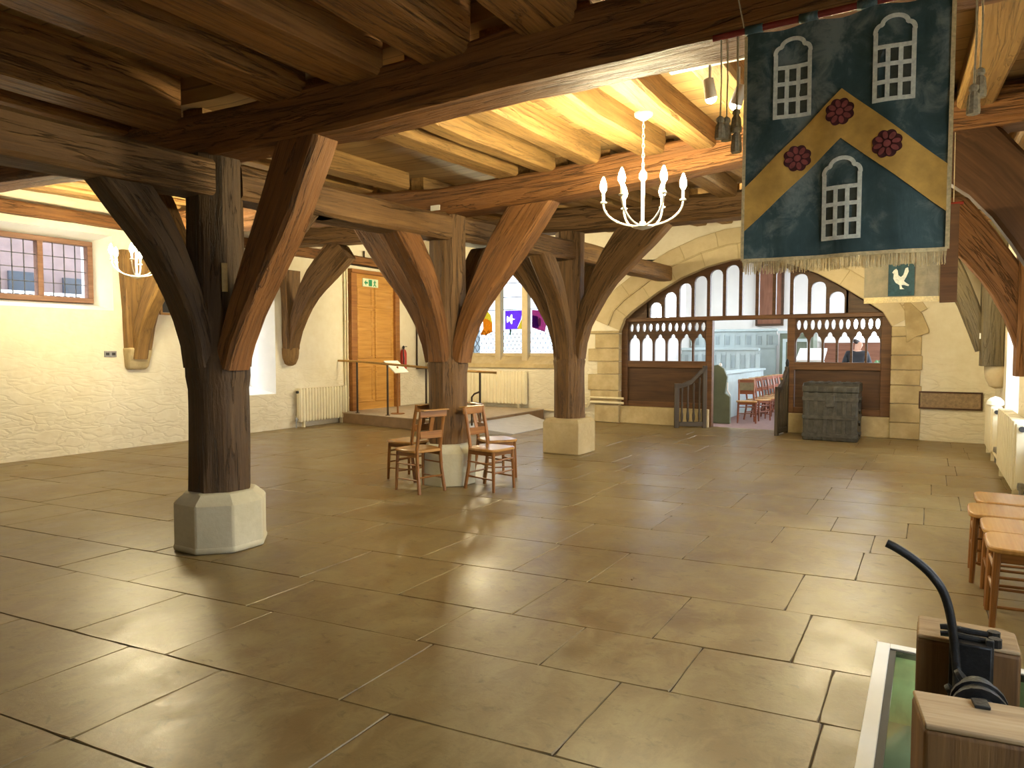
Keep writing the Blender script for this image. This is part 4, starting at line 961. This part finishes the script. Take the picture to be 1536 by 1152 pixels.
t = thing('altar_table', (-1.0, 16.7, 0), 'table under white cloth behind the oak screen beside the person', 'table')
m = MB(); m.box(-1.9, -.3, 16.5, 17.2, 1.02, 1.06); m.build('top', 'altar_cloth', t); m = MB(); m.box(-1.88, -.32, 16.52, 17.18, 0, 1.02); m.build('cloth_skirt', 'altar_cloth', t)
for k, x in enumerate((-.62, -.95)):
    m = MB(); m.lathe([(.05, 1.06), (.07, 1.09), (.06, 1.14)], (x, 16.75, 0), 10); m.cur = 1
    for j in range(9): q = j*2.4; m.lathe([(.005, 0), (.04, .03), (.03, .07), (.004, .1)], (x+.05*math.cos(q), 16.75+.05*math.sin(q), 1.12+.01*j), 6)
    tag(m.build('potted_plant', ['white', 'plant'], loc=(x, 16.75, 1.06)), 'small green plant on white table, %s the person' % ('farther from' if k == 0 else 'nearer'), 'plant')
t = thing('reading_desk', (-2.3, 16.4, 0), 'pale blue grey sloped reading desk behind the chest side of screen', 'desk')
m = MB(); m.box(-2.45, -1.98, 16.2, 16.6, 0, 1.25); m.build('body', 'teal', t); m = MB(); m.prism([(16.12, 1.25), (16.68, 1.5), (16.68, 1.54), (16.12, 1.29)], lambda u, v, d: Vector((-2.5+d, u, v)), .56); m.build('slope', 'altar_cloth', t)
# person standing behind the table
pe = thing('person', (-1.42, 17.55, 0), 'person in black clothing standing behind the screen, facing right', 'person')
def skin_body(name, chain, mat, parent, sub=2):
    vs = []; es = []; rs = []; idx = {}
    for key, p, r, par in chain:
        idx[key] = len(vs); vs.append(tuple(Vector(p)-parent_origin(parent))); rs.append(r)
        if par is not None: es.append((idx[par], idx[key]))
    me = bpy.data.meshes.new(name); me.from_pydata(vs, es, []); o = bpy.data.objects.new(name, me); C.objects.link(o); o.parent = parent
    o.modifiers.new('Skin', 'SKIN')
    for sv, r in zip(me.skin_vertices[0].data, rs): sv.radius = (r if isinstance(r, tuple) else (r, r))
    me.skin_vertices[0].data[0].use_root = True
    s_ = o.modifiers.new('Sub', 'SUBSURF'); s_.levels = sub; s_.render_levels = sub
    me.materials.append(M[mat]); 
    me.polygons.foreach_set('use_smooth', [True]*len(me.polygons)); o.modifiers['Skin'].use_smooth_shade = True
    return o
px_, py_ = -1.42, 17.55
skin_body('body', [('pel', (px_, py_, .98), .15, None), ('wa', (px_, py_, 1.12), .14, 'pel'), ('che', (px_, py_, 1.32), (.17, .13), 'wa'), ('nec', (px_+.01, py_, 1.50), .06, 'che'), ('hd', (px_+.03, py_-.01, 1.60), .085, 'nec'), ('top', (px_+.03, py_, 1.70), .085, 'hd'), ('nose', (px_+.11, py_-.03, 1.62), .03, 'hd'),
    ('sl', (px_-.17, py_, 1.42), .07, 'che'), ('el', (px_-.24, py_-.05, 1.17), .05, 'sl'), ('hl', (px_-.1, py_-.22, 1.08), .035, 'el'), ('sr', (px_+.17, py_, 1.42), .07, 'che'), ('er', (px_+.25, py_-.05, 1.17), .05, 'sr'), ('hr', (px_+.12, py_-.22, 1.08), .035, 'er'),
    ('kl', (px_-.09, py_, .52), .08, 'pel'), ('fl', (px_-.09, py_, .08), .055, 'kl'), ('tl', (px_-.07, py_-.14, .04), .04, 'fl'), ('kr', (px_+.09, py_, .52), .08, 'pel'), ('fr', (px_+.09, py_, .08), .055, 'kr'), ('tr', (px_+.1, py_-.14, .04), .04, 'fr')], 'skin', pe)
skin_body('jacket', [('pel', (px_, py_, .9), .185, None), ('wa', (px_, py_, 1.12), .175, 'pel'), ('che', (px_, py_, 1.33), (.205, .16), 'wa'), ('nec', (px_, py_, 1.47), .085, 'che'), ('sl', (px_-.18, py_, 1.40), .10, 'che'), ('el', (px_-.25, py_-.05, 1.16), .072, 'sl'), ('hl', (px_-.13, py_-.2, 1.09), .055, 'el'), ('sr', (px_+.18, py_, 1.40), .10, 'che'), ('er', (px_+.26, py_-.05, 1.16), .072, 'sr'), ('hr', (px_+.15, py_-.2, 1.09), .055, 'er')], 'black_cloth', pe)
skin_body('trousers', [('p', (px_, py_, .92), .17, None), ('kl', (px_-.095, py_, .5), .105, 'p'), ('fl', (px_-.095, py_, .1), .08, 'kl'), ('kr', (px_+.095, py_, .5), .105, 'p'), ('fr', (px_+.095, py_, .1), .08, 'kr')], 'black_cloth', pe)
skin_body('hair', [('a', (px_+.02, py_, 1.73), .115, None), ('b', (px_-.04, py_+.03, 1.64), .10, 'a')], 'hair', pe)

# ------------------------------------------------------------------ chairs
def make_chair(mat, seatm, label, cat='chair', group=None):
    t = thing('wooden_chair', (0, 0, 0), label, cat, group)
    sw, sd, sh_ = .40, .40, .455
    m = MB(); pts = []
    for k in range(24):
        q = 2*PI*k/24; e = .35; c, s_ = math.cos(q), math.sin(q)
        u = math.copysign(abs(c)**e, c); v = math.copysign(abs(s_)**e, s_)
        wid = sw/2*(1.03-.10*(v < 0)*abs(v)); pts.append((u*wid, v*sd/2))
    m.prism(pts, lambda u, v, d: Vector((u, v, sh_-.03+d)), .03); m.build('seat', seatm, t, bevel=.008, ang=50)
    for sx in (-1, 1):
        m = MB(); m.tube([(sx*.165, .155, sh_-.03), (sx*.172, .163, .22), (sx*.178, .17, 0)], [.019, .018, .015], 8); m.build('leg', mat, t)
        m = MB(); m.timber([(sx*.165, -.235, 0), (sx*.155, -.19, .25), (sx*.150, -.175, .46), (sx*.15, -.21, .68), (sx*.15, -.255, .88)], (1, 0, 0), .034, .034, .008, .0, 3, .08); m.build('rear_leg', mat, t)
        for z in (.13, .29): m = MB(); m.tube([(sx*.172, .165, z), (sx*.158, -.205, z+.01)], .009, 6); m.build('stretcher', mat, t)
    for y_, z in ((.165, .20), (.165, .33), (-.21, .17)): m = MB(); m.tube([(-.17, y_, z), (.17, y_, z)], .009, 6); m.build('stretcher', mat, t)
    m = MB(); m.box(-.172, .172, -.268, -.238, .80, .875); m.build('top_rail', mat, t, bevel=.008)
    m = MB(); m.box(-.14, .14, -.222, -.202, .575, .655); m.build('middle_rail', mat, t, bevel=.005)
    m = MB(); m.timber([(0, -.21, .64), (0, -.25, .81)], (1, 0, 0), .05, .012, .003, 0, 1); m.build('back_slat', mat, t)
    m = MB(); m.box(-.165, .165, -.32, -.235, .872, .884); m.build('book_ledge', seatm, t, bevel=.003)
    for sx in (-1, 1): m = MB(); m.box(sx*.16-.012, sx*.16+.012, -.17, .15, sh_-.075, sh_-.03); m.build('seat_rail', mat, t)
    m = MB(); m.box(-.15, .15, .14, .16, sh_-.075, sh_-.03); m.build('apron', mat, t)
    return t
ch0 = make_chair('chair', 'seat', 'church chair left of the post, facing left wall, behind another chair', group='chairs around the middle post')
def fwd(dx, dy): return math.atan2(-dx, dy)     # chair faces local +Y
ch0.location = (-5.19, 6.29, 0); ch0.rotation_euler = (0, 0, fwd(-1, .05))
clone(ch0, (-4.67, 5.82, 0), fwd(-.96, .27), 'church chair at the front left of the middle post, closest to camera')
clone(ch0, (-4.04, 6.28, 0), fwd(.95, -.10), 'church chair right of the middle post with bright pale seat')
clone(ch0, (-4.38, 6.92, 0), fwd(.55, .83), 'church chair half hidden behind the right hand chair at middle post')
rl = [('nearest honey coloured chair against right wall, at the frame edge', .49, 4.62, .0), ('second honey chair from the camera along right wall', .49, 5.03, .0),
      ('third chair from the camera along right wall, leg standing forward', .44, 5.48, .02), ('farthest of four chairs along right wall, next to radiator', .50, 5.95, -.02)]
for lab, x, y, rz in rl: clone(ch0, (x, y, 0), fwd(-1, rz), lab, 'chairs along the right wall')
cr = make_chair('chair_red', 'seat', 'red brown chapel chair facing the doorway beside green pew end', group='chapel chairs')
m = MB(); m.box(-.14, .14, -.222, -.2, .655, .82); m.build('back_panel', 'linen', cr)
cr.location = (-3.22, 14.75, 0); cr.rotation_euler = (0, 0, fwd(.25, -1))
for k in range(6):
    c = clone(ch0, (-3.12+.01*k, 15.4+.62*k, 0), fwd(1, -.55), '%s red brown chapel chair in the row behind the doorway' % ordw(k+1), 'chapel chairs')
# recolour the chapel row red brown through object level materials
for o in list(bpy.data.objects):
    if o.parent and o.parent.get('group') == 'chapel chairs' and o.parent != cr and o.type == 'MESH':
        if o.name.split('.')[0] != 'seat' and o.name.split('.')[0] != 'book_ledge':
            o.material_slots[0].link = 'OBJECT'; o.material_slots[0].material = M['chair_red']

# ------------------------------------------------------------------ chandeliers and spotlights
def make_chandelier(x, y, ztop, zbot, label, r=.29):
    t = thing('chandelier', (x, y, zbot), label, 'chandelier', None)
    m = MB(); m.lathe([(.07, ztop), (.065, ztop-.02), (.02, ztop-.05)], (x, y, 0), 14); m.build('ceiling_rose', 'plastic_white', t)
    m = MB(); n = int((ztop-.05-(zbot+.43))/.035)
    for k in range(n):
        z = ztop-.06-k*.035; pts = []
        for j in range(9):
            q = 2*PI*j/8; a = (.009*math.cos(q), .022*math.sin(q)); pts.append((x+(a[0] if k % 2 else 0), y+(0 if k % 2 else a[0]), z+a[1]))
        m.tube(pts, .003, 5, cap=False)
    m.build('chain', 'plastic_white', t)
    m = MB(); m.lathe([(.012, zbot+.02), (.014, zbot+.36), (.03, zbot+.38), (.03, zbot+.41), (.012, zbot+.44), (.005, zbot+.46)], (x, y, 0), 10); m.build('stem', 'plastic_white', t)
    m = MB(); m.lathe([(.01, zbot), (.05, zbot+.012), (.075, zbot+.02), (.03, zbot+.035), (.02, zbot+.06)], (x, y, 0), 14); m.build('hub', 'plastic_white', t)
    for k in range(6):
        q = 2*PI*k/6+.35; c, s_ = math.cos(q), math.sin(q); pts = []
        for j in range(13):
            a = j/12*PI/2; pts.append((x+c*(.03+(r-.03)*math.sin(a)), y+s_*(.03+(r-.03)*math.sin(a)), zbot+.03+.17*(1-math.cos(a))))
        m = MB(); m.tube(pts, .0075, 8); am = m.build('arm', 'plastic_white', t)
        e = (x+c*r, y+s_*r, 0); z = zbot+.2
        m = MB(); m.lathe([(.008, z), (.024, z+.006), (.026, z+.014), (.012, z+.02), (.012, z+.085)], e, 10); m.build('candle_sleeve', 'plastic_white', am)
        m = MB(); m.lathe([(.011, z+.085), (.023, z+.108), (.026, z+.132), (.018, z+.165), (.004, z+.20)], e, 12); m.build('candle_bulb', 'bulb', am)
    return t
make_chandelier(-1.85, 4.95, 3.24, 2.39, 'white six arm candle chandelier hanging from pale joist beside the banner')
make_chandelier(-8.6, 5.1, 3.24, 2.40, 'white six arm chandelier glowing before the cream window wall')
make_chandelier(-.9, 9.95, 3.58, 2.68, 'white six arm chandelier hidden behind the big banner')
make_chandelier(-7.6, 10.8, 3.4, 2.45, 'white six arm chandelier hidden behind the middle post')
def spotlight(x, y, z, tx, ty, tz, power, label, size=60):
    t = thing('spotlight', (x, y, z), label, 'spotlight'); d = (Vector((tx, ty, tz))-Vector((x, y, z))).normalized(); rot = d.to_track_quat('Z', 'Y').to_matrix()
    m = MB(); m.lathe([(.012, -.06), (.03, -.055), (.036, .05), (.036, .055)], (x, y, z), 14, 0, rot); m.build('lamp_head', 'plastic_white', t)
    m = MB(); m.lathe([(.034, .05), (.033, .062), (.024, .078), (.001, .086)], (x, y, z), 14, 0, rot); m.build('lens', 'spot_face', t)
    m = MB(); m.tube([(x, y, z), (x, y, z+.16)], .008, 6); m.build('stem', 'plastic_white', t)
    L = bpy.data.lights.new('spot_beam', 'SPOT'); L.energy = power; L.spot_size = R(size); L.spot_blend = .6; L.shadow_soft_size = .03; L.color = (1, .86, .52)
    o = bpy.data.objects.new('spot_beam', L); C.objects.link(o); o.parent = t; o.location = d*.07; o.rotation_euler = d.to_track_quat('-Z', 'Y').to_euler()
    return t
SP = 130
spotlight(-1.16, 4.2, 3.05, -.9, 5.2, 0, SP, 'small lit track spotlight left of tassels, higher one')
spotlight(-.99, 4.2, 2.98, -2.2, 4.6, 0, SP*.5, 'small lit track spotlight against banner edge, lower one')
m = MB(); m.box(-1.4, -.6, 4.18, 4.22, 3.185, 3.21); tag(m.build('spotlight_track', 'plastic_white', loc=(-1, 4.2, 3.2)), 'white spotlight track under joists left of the banner', 'track')
spotlight(-2.6, .6, 3.05, -3.2, 1.9, 0, SP*.16, 'added unseen spotlight above camera lighting the near flagstones', 75)  # added lamp out of frame, fills the foreground floor
spotlight(-6.0, 3.75, 3.02, -3.7, 2.75, 0, SP*.6, 'added unseen spotlight behind the left brace of the nearest oak post', 62)  # added lamp out of sight, strengthens the post shadow and floor pool

# ------------------------------------------------------------------ big banner
BY = 3.05
def wav(x, z): return BY+.012*math.sin(x*13+1.0)*(.4+.6*(2.85-z)/.97)+.005*math.sin(x*31+z*4)
bn = thing('banner', (-.32, BY, 2.85), 'large dark teal banner with gold chevron, three windows and roses', 'banner')
bx0, bx1, bz0, bz1 = -.69, .045, 1.876, 2.815
def ztop(x):
    # the cloth hangs from loops and sags a little between them
    return bz1-.012*(1-math.cos((x-bx0)/(bx1-bx0)*6*PI))*.5
m = MB(); nx, nz = 40, 44; vs = []
for d in (0, .006):
    for i in range(nx+1):
        for j in range(nz+1):
            x = bx0+(bx1-bx0)*i/nx; z = bz0+(ztop(x)-bz0)*j/nz; vs.append((x, wav(x, z)+d, z))
N = (nx+1)*(nz+1); fs = []
for i in range(nx):
    for j in range(nz):
        a = i*(nz+1)+j; fs.append((a, a+nz+1, a+nz+2, a+1)); fs.append((N+a, N+a+1, N+a+nz+2, N+a+nz+1))
for i in range(nx): a = i*(nz+1); fs.append((a, N+a, N+a+nz+1, a+nz+1)); a += nz; fs.append((a, a+nz+1, N+a+nz+1, N+a))
for j in range(nz): fs.append((j, j+1, N+j+1, N+j)); a = nx*(nz+1)+j; fs.append((a, N+a, N+a+1, a+1))
m.add(vs, fs); m.build('field', 'banner', bn, ang=60)
def on_cloth(off): return lambda u, v, d: Vector((u, wav(u, v)-off-d, v))
def ribbon(m, pts, w, off, th=.003, n=6, closed=False):
    """flat applique strip following pts (2-D) on the cloth"""
    P = [Vector((a, b)) for a, b in pts]
    Q = []
    for a, b in zip(P, P[1:]):
        k = max(1, int((b-a).length/.02)); Q += [a.lerp(b, j/k) for j in range(k)]
    Q.append(P[-1]); vs = []; f = on_cloth(off)
    for i, p in enumerate(Q):
        t = (Q[min(i+1, len(Q)-1)]-Q[max(i-1, 0)]).normalized(); nn = Vector((-t.y, t.x))
        for d in (0, th):
            for s_ in (-1, 1): q = p+nn*s_*w/2; vs.append(f(q.x, q.y, d))
    fs = []
    for i in range(len(Q)-1):
        a = 4*i; b = a+4; fs += [(a, a+1, b+1, b), (a+2, b+2, b+3, a+3), (a, b, b+2, a+2), (a+1, a+3, b+3, b+1)]
    fs += [(0, 2, 3, 1), (4*len(Q)-4, 4*len(Q)-3, 4*len(Q)-1, 4*len(Q)-2)]
    m.add(vs, fs)
# chevron
m = MB(); us = [bx0+.006+(bx1-bx0-.012)*k/40 for k in range(41)]; ax = -.323
lo = [2.335-abs(u-ax)*(.93 if u < ax else .885) for u in us]; hi = [2.527-abs(u-ax)*(.955 if u < ax else .94) for u in us]
m.strip(us, lo, hi, lambda u, v, d: on_cloth(.002)(u, v, d), .004); m.build('chevron', 'gold', bn)
def motif(cx, z0, z1, w):
    m = MB(); hw = w/2; zg = z0+(z1-z0)*.635; b = .0155
    for k in range(4): u = cx-hw+w*k/3; ribbon(m, [(u, z0), (u, zg if 0 < k < 3 else zg+.055)], b, .003+.0004*k)
    for k in range(4): z = z0+(zg-z0)*k/3; ribbon(m, [(cx-hw-b/2, z), (cx+hw+b/2, z)], b, .0046+.0002*k)
    # shouldered round head
    pts = []; zs_ = zg+.055; r = hw*.66
    pts += [(cx-hw, zs_-.004)]
    for k in range(7): q = PI-(PI/2)*k/6*1; pts.append((cx-r-.002+(hw-r)*math.cos(q), zs_+(.028)*math.sin(q)))
    zc = zs_+.03; rr = r; top = z1-zc
    for k in range(15): q = PI-PI*k/14; pts.append((cx+rr*math.cos(q), zc+top*math.sin(q)))
    for k in range(7): q = PI/2-(PI/2)*k/6; pts.append((cx+r+.002+(hw-r)*math.cos(q), zs_+.028*math.sin(q)))
    pts.append((cx+hw, zs_-.004)); ribbon(m, pts, b, .0036)
    o = m.build('window_motif', 'silver', bn)
    m = MB(); m.strip([cx-hw, cx, cx+hw], [z0]*3, [zg]*3, on_cloth(.0012), .0012); m.build('motif_ground', 'pane_cloth', o)
motif(-.506, 2.452, 2.762, .128); motif(-.143, 2.452, 2.762, .128); motif(-.315, 1.945, 2.256, .128)
for (cx, cz) in ((-.328, 2.436), (-.482, 2.279), (-.16, 2.285)):
    m = MB(); R0 = .054
    pts = [(cx+(R0*(.86+.14*abs(math.sin(4*2*PI*k/64))))*math.cos(2*PI*k/64), cz+(R0*(.86+.14*abs(math.sin(4*2*PI*k/64))))*math.sin(2*PI*k/64)) for k in range(64)]
    m.prism(pts, on_cloth(.0065), .002); ro = m.build('rose', 'rose_dark', bn)
    m = MB()
    for k in range(8): q = 2*PI*k/8+.2; m.prism(ell(cx+.032*math.cos(q), cz+.032*math.sin(q), .015, .0095, 12, q), on_cloth(.0086), .002)
    m.prism(ell(cx, cz, .013, .013), on_cloth(.0086), .003); m.build('petals', 'rose', ro)
m = MB(); ribbon(m, [(bx0, bz0), (bx0, bz1-.01)], .012, .003); m.build('side_braid', 'tape', bn)
m = MB(); ribbon(m, [(bx1, bz0), (bx1, bz1-.01)], .014, .003); m.build('side_braid', 'tape', bn)
m = MB(); ribbon(m, [(bx0, bz0), (bx1, bz0)], .014, .004); m.build('bottom_braid', 'tape', bn)
m = MB()
for k in range(260):
    u = bx0+(bx1-bx0)*(k+.5)/260; L_ = rnd.uniform(.045, .06); y_ = wav(u, bz0)+rnd.uniform(-.003, .003)
    m.tube([(u, y_, bz0), (u+rnd.uniform(-.004, .004), y_+rnd.uniform(-.004, .004), bz0-L_)], .0016, 4)
fr = m.build('fringe', 'tape', bn); fr['kind'] = 'stuff'
pz = 2.832
for u in (-.66, -.45, -.24, -.03):
    m = MB(); pts = [(BY+.018*math.cos(q), pz+.018*math.sin(q)) for q in [2*PI*k/16-PI/2 for k in range(17)]]
    vs = []; 
    for (y_, z_) in pts: vs += [(u-.035, y_, z_), (u+.035, y_, z_)]
    m.add(vs, [(2*k, 2*k+1, 2*k+3, 2*k+2) for k in range(16)]); o = m.build('hanging_loop', 'banner', bn); sol = o.modifiers.new('Solid', 'SOLIDIFY'); sol.thickness = .003
bp = thing('banner_pole', (-.3, BY, pz), 'dark red pole with corded tassels carrying the big banner', 'pole')
m = MB(); m.tube([(-.83, BY, pz), (.15, BY, pz)], .0135, 12); m.build('rod', 'pole', bp)
def tassel(x, z1, z0, y=BY, parent=bp):
    m = MB(); m.tube([(x, y, pz), (x+.003, y, (pz+z1)/2), (x, y, z1)], .0035, 6); m.build('cord', 'rope', parent)
    m = MB(); h = z1-z0; prof = [(.006, z1), (.014, z1-.008), (.015, z1-.02), (.010, z1-.028), (.017, z1-.04), (.021, z0+.01), (.019, z0)]
    seg = 20; vs = []
    for (r, z) in prof:
        for k in range(seg): q = 2*PI*k/seg; rr = r*(1+.12*(k % 2)); vs.append((x+rr*math.cos(q), y+rr*math.sin(q), z))
    n = len(prof); m.add(vs, [(i*seg+k, i*seg+(k+1) % seg, (i+1)*seg+(k+1) % seg, (i+1)*seg+k) for i in range(n-1) for k in range(seg)]+[tuple((n-1)*seg+k for k in range(seg))]); m.build('tassel', 'tassel', parent)
tassel(-.795, 2.50, 2.405); tassel(-.775, 2.50, 2.40, BY+.025); tassel(-.735, 2.53, 2.43, BY+.03); tassel(-.728, 2.45, 2.34, BY+.01)
tassel(.112, 2.46, 2.352); tassel(.13, 2.52, 2.415, BY+.02)
m = MB(); m.tube([(-.70, BY, pz+.012), (-.735, BY+.02, 3.0)], .003, 6); m.build('hanging_wire', 'rope', bp); m = MB(); m.tube([(.02, BY, pz+.012), (.03, BY+.02, 3.0)], .003, 6); m.build('hanging_wire', 'rope', bp)

# small banner farther back
B2 = 5.98
sb = thing('banner', (-.15, B2, 2.5), 'smaller faded cream banner with white cockerel on dark panel', 'banner')
T2 = lambda off: (lambda u, v, d: Vector((u, B2-off-d+.012*math.sin(u*26)*(2.5-v), v)))
us = [-.445+.6*k/30 for k in range(31)]
m = MB(); m.strip(us, [1.90-.01*(u+.44) for u in us], [2.55]*31, T2(0), .005); m.build('cloth', 'linen', sb, ang=60)
m = MB(); m.strip(us, [1.855]*31, [1.90-.01*(u+.44) for u in us], T2(.002), .004); m.build('bottom_band', 'tape', sb)
m = MB(); m.strip([.05, .10, .157], [1.845]*3, [2.55]*3, T2(.008), .005); m.build('side_panel', 'oak_dark', sb)
m = MB(); m.strip([-.283, -.2, -.112], [1.905]*3, [2.14]*3, T2(.006), .003); bd = m.build('badge', 'badge', sb)
m = MB(); cock = [(-.258, 2.08), (-.245, 2.10), (-.232, 2.108), (-.222, 2.095), (-.217, 2.06), (-.20, 2.045), (-.185, 2.06), (-.172, 2.11), (-.155, 2.115), (-.15, 2.085), (-.165, 2.045), (-.18, 2.015), (-.165, 2.0), (-.145, 1.985), (-.15, 1.975), (-.178, 1.985), (-.195, 1.985), (-.19, 1.965), (-.175, 1.955), (-.205, 1.955), (-.208, 1.985), (-.235, 2.005), (-.25, 2.035), (-.247, 2.07)]
m.prism(cock, T2(.010), .003); m.build('cockerel', 'silver', bd)
m = MB(); m.tube([(-.47, B2, 2.555), (.18, B2, 2.555)], .012, 10); m.build('rod', 'pole', sb)
for u in (-.4, .12): m = MB(); m.tube([(u, B2, 2.56), (u, B2+.15, 3.1)], .003, 6); m.build('hanging_wire', 'rope', sb)

# ------------------------------------------------------------------ glass floor panel, timber blocks and iron machine
gp = thing('floor_light_well', (.29, 2.4, 0), 'white framed glass panel set in the floor over a green pit', 'floor panel')
m = MB(); T = lambda u, v, d: Vector((u, v, -.02+d))
fw_ = .06
for (a, b, c, d) in ((GX0, GX0+fw_, GY0, GY1), (GX1-fw_, GX1, GY0, GY1), (GX0+fw_, GX1-fw_, GY0, GY0+fw_), (GX0+fw_, GX1-fw_, GY1-fw_, GY1)): m.box(a, b, c, d, -.03, .006)
m.build('frame', 'white', gp, bevel=.003)
m = MB(); a = fw_; 
for (x0, x1, y0, y1) in ((GX0+a, GX0+a+.028, GY0+a, GY1-a), (GX1-a-.028, GX1-a, GY0+a, GY1-a), (GX0+a, GX1-a, GY0+a, GY0+a+.028), (GX0+a, GX1-a, GY1-a-.014, GY1-a)): m.box(x0, x1, y0, y1, -.03, .001)
m.build('seal', 'cable', gp)
m = MB(); m.box(GX0+a, GX1-a, GY0+a, GY1-a, -.012, -.001); m.build('glass', 'glass_floor', gp)
m = MB(); dz = -.75; x0, x1, y0, y1 = GX0, GX1, GY0, GY1; vs = []; n = 10
m.add([(x0, y0, -.03), (x1, y0, -.03), (x1, y1, -.03), (x0, y1, -.03), (x0, y0, dz), (x1, y0, dz), (x1, y1, dz), (x0, y1, dz)], [(0, 4, 5, 1), (1, 5, 6, 2), (2, 6, 7, 3), (3, 7, 4, 0), (4, 7, 6, 5)]); m.build('pit', 'pit', gp)
for k, y_ in enumerate((3.75, 2.9, 2.0)):
    m = MB(); m.lathe([(.02, -.2), (.03, -.19), (.03, -.15), (.02, -.14)], (GX0+.22, y_, 0), 10); m.build('pit_lamp', 'pit_lamp', gp)
bk = thing('timber_block', (.14, 3.03, 0), 'farther squared timber block standing on the glass panel', 'block')
m = MB(); m.box(-.016, .30, 2.93, 3.15, .002, .435, axis=2); m.build('body', 'block', bk, bevel=.012)
m = MB(); m.prism([(-.014, 2.932), (.298, 2.932), (.298, 3.12), (.26, 3.148), (-.014, 3.148)], lambda u, v, d: Vector((u, v, .435+d)), .016); m.build('end_grain_top', 'block_top', bk, bevel=.006)
fb = thing('timber_block', (.2, 2.3, 0), 'nearest long timber block with split top at the bottom corner', 'block')
m = MB(); m.box(.0, .62, 2.22, 2.44, .002, .435, axis=2, rz=R(9), piv=(0, 2.3, 0)); m.build('body', 'block', fb, bevel=.012)
m = MB(); m.box(.002, .618, 2.222, 2.438, .435, .451, axis=0, rz=R(9), piv=(0, 2.3, 0)); m.build('worn_top', 'block_top', fb, bevel=.005)
mc = thing('lever_press', (.15, 2.75, .3), 'old black iron machine with long curved lever between the timber blocks', 'machine')
lev = [(.115, 2.80, .24), (.113, 2.83, .33), (.104, 2.85, .423), (.088, 2.85, .551), (.064, 2.85, .642), (.024, 2.85, .702), (-.028, 2.85, .747), (-.086, 2.85, .782), (-.118, 2.85, .796)]
def smooth_curve(P, k=5):
    P = [Vector(p) for p in P]; out = []
    for i in range(len(P)-1):
        p0, p1, p2, p3 = P[max(i-1, 0)], P[i], P[i+1], P[min(i+2, len(P)-1)]
        for j in range(k):
            u = j/k; out.append(.5*(2*p1+(p2-p0)*u+(2*p0-5*p1+4*p2-p3)*u*u+(-p0+3*p1-3*p2+p3)*u**3))
    return out+[P[-1]]
lev = smooth_curve(lev)
m = MB(); m.timber(lev, (0, 1, 0), [.03]*len(lev), [.028]*len(lev), .007, .001, 5, .02); m.build('lever', 'iron', mc, ang=50)
for y_, z_ in ((2.915, .475), (2.985, .475)):
    m = MB(); m.tube([(.058, y_, z_), (.085, y_, z_+.004), (.15, y_, z_), (.24, y_, z_)], [.010, .012, .012, .010], 10); m.lathe([(.02, -.015), (.02, .015)], (.222, y_, z_), 10, 0); m.build('clamp_bar', 'iron', mc)
m = MB(); m.box(.098, .212, 2.86, 2.93, .05, .47); m.build('back_plate', 'iron', mc, bevel=.006)
for x_ in (.098, .205): m = MB(); m.box(x_-.012, x_+.012, 2.88, 2.9, .1, .49); m.build('side_strap', 'iron', mc, bevel=.003)
rotx = Matrix.Rotation(R(-90), 3, 'X')
m = MB(); m.lathe([(.04, -.20), (.05, -.19), (.05, -.06), (.066, -.05), (.066, -.01), (.055, 0), (.055, .06), (.04, .08)], (.16, 2.60, .39), 20, 0, rotx); m.build('barrel', 'iron', mc)
for d in (-.085, -.03): m = MB(); m.lathe([(.05, d), (.078, d+.004), (.078, d+.022), (.05, d+.026)], (.16, 2.60, .385), 20, 0, rotx); m.build('collar', 'iron', mc)
for d in (0, .035): m = MB(); m.lathe([(.014, d), (.03, d+.004), (.03, d+.018), (.014, d+.022)], (.085, 2.72, .34+d), 12, 0, Matrix.Rotation(R(50), 3, 'Y')); m.build('pivot_ring', 'iron', mc)
m = MB(); m.box(.135, .175, 2.40, 2.45, .452, .462, rz=R(9)); m.build('square_pin', 'iron', mc, bevel=.002)

# ------------------------------------------------------------------ light, sky and camera
W = bpy.data.worlds.new('World'); SC.world = W; W.use_nodes = True
bg = W.node_tree.nodes['Background']
tc = W.node_tree.nodes.new('ShaderNodeTexCoord'); sx = W.node_tree.nodes.new('ShaderNodeSeparateXYZ'); cr_ = W.node_tree.nodes.new('ShaderNodeValToRGB')
W.node_tree.links.new(tc.outputs['Generated'], sx.inputs[0]); W.node_tree.links.new(sx.outputs['Z'], cr_.inputs[0])
cr_.color_ramp.elements[0].position = 0; cr_.color_ramp.elements[0].color = (.92, .96, 1, 1); cr_.color_ramp.elements[1].position = .8; cr_.color_ramp.elements[1].color = (.75, .88, 1, 1)
W.node_tree.links.new(cr_.outputs[0], bg.inputs['Color']); bg.inputs['Strength'].default_value = 14
cam = bpy.data.cameras.new('Camera'); co = bpy.data.objects.new('Camera', cam); C.objects.link(co)
co.location = (0, 0, 1.5); co.rotation_euler = (R(90-2.8074), 0, R(31.0547)); cam.sensor_fit = 'HORIZONTAL'; cam.sensor_width = 36; cam.lens = 1040/1536*36; cam.clip_start = .02
SC.camera = co
vs_ = SC.view_settings; vs_.view_transform = 'Standard'; vs_.look = 'None'; vs_.gamma = 1; vs_.use_curve_mapping = False; vs_.exposure = 0.0
SC.cycles.use_denoising = True
SC.cycles.max_bounces = 8; SC.cycles.diffuse_bounces = 5; SC.cycles.transparent_max_bounces = 12
SC.cycles.sample_clamp_indirect = 6
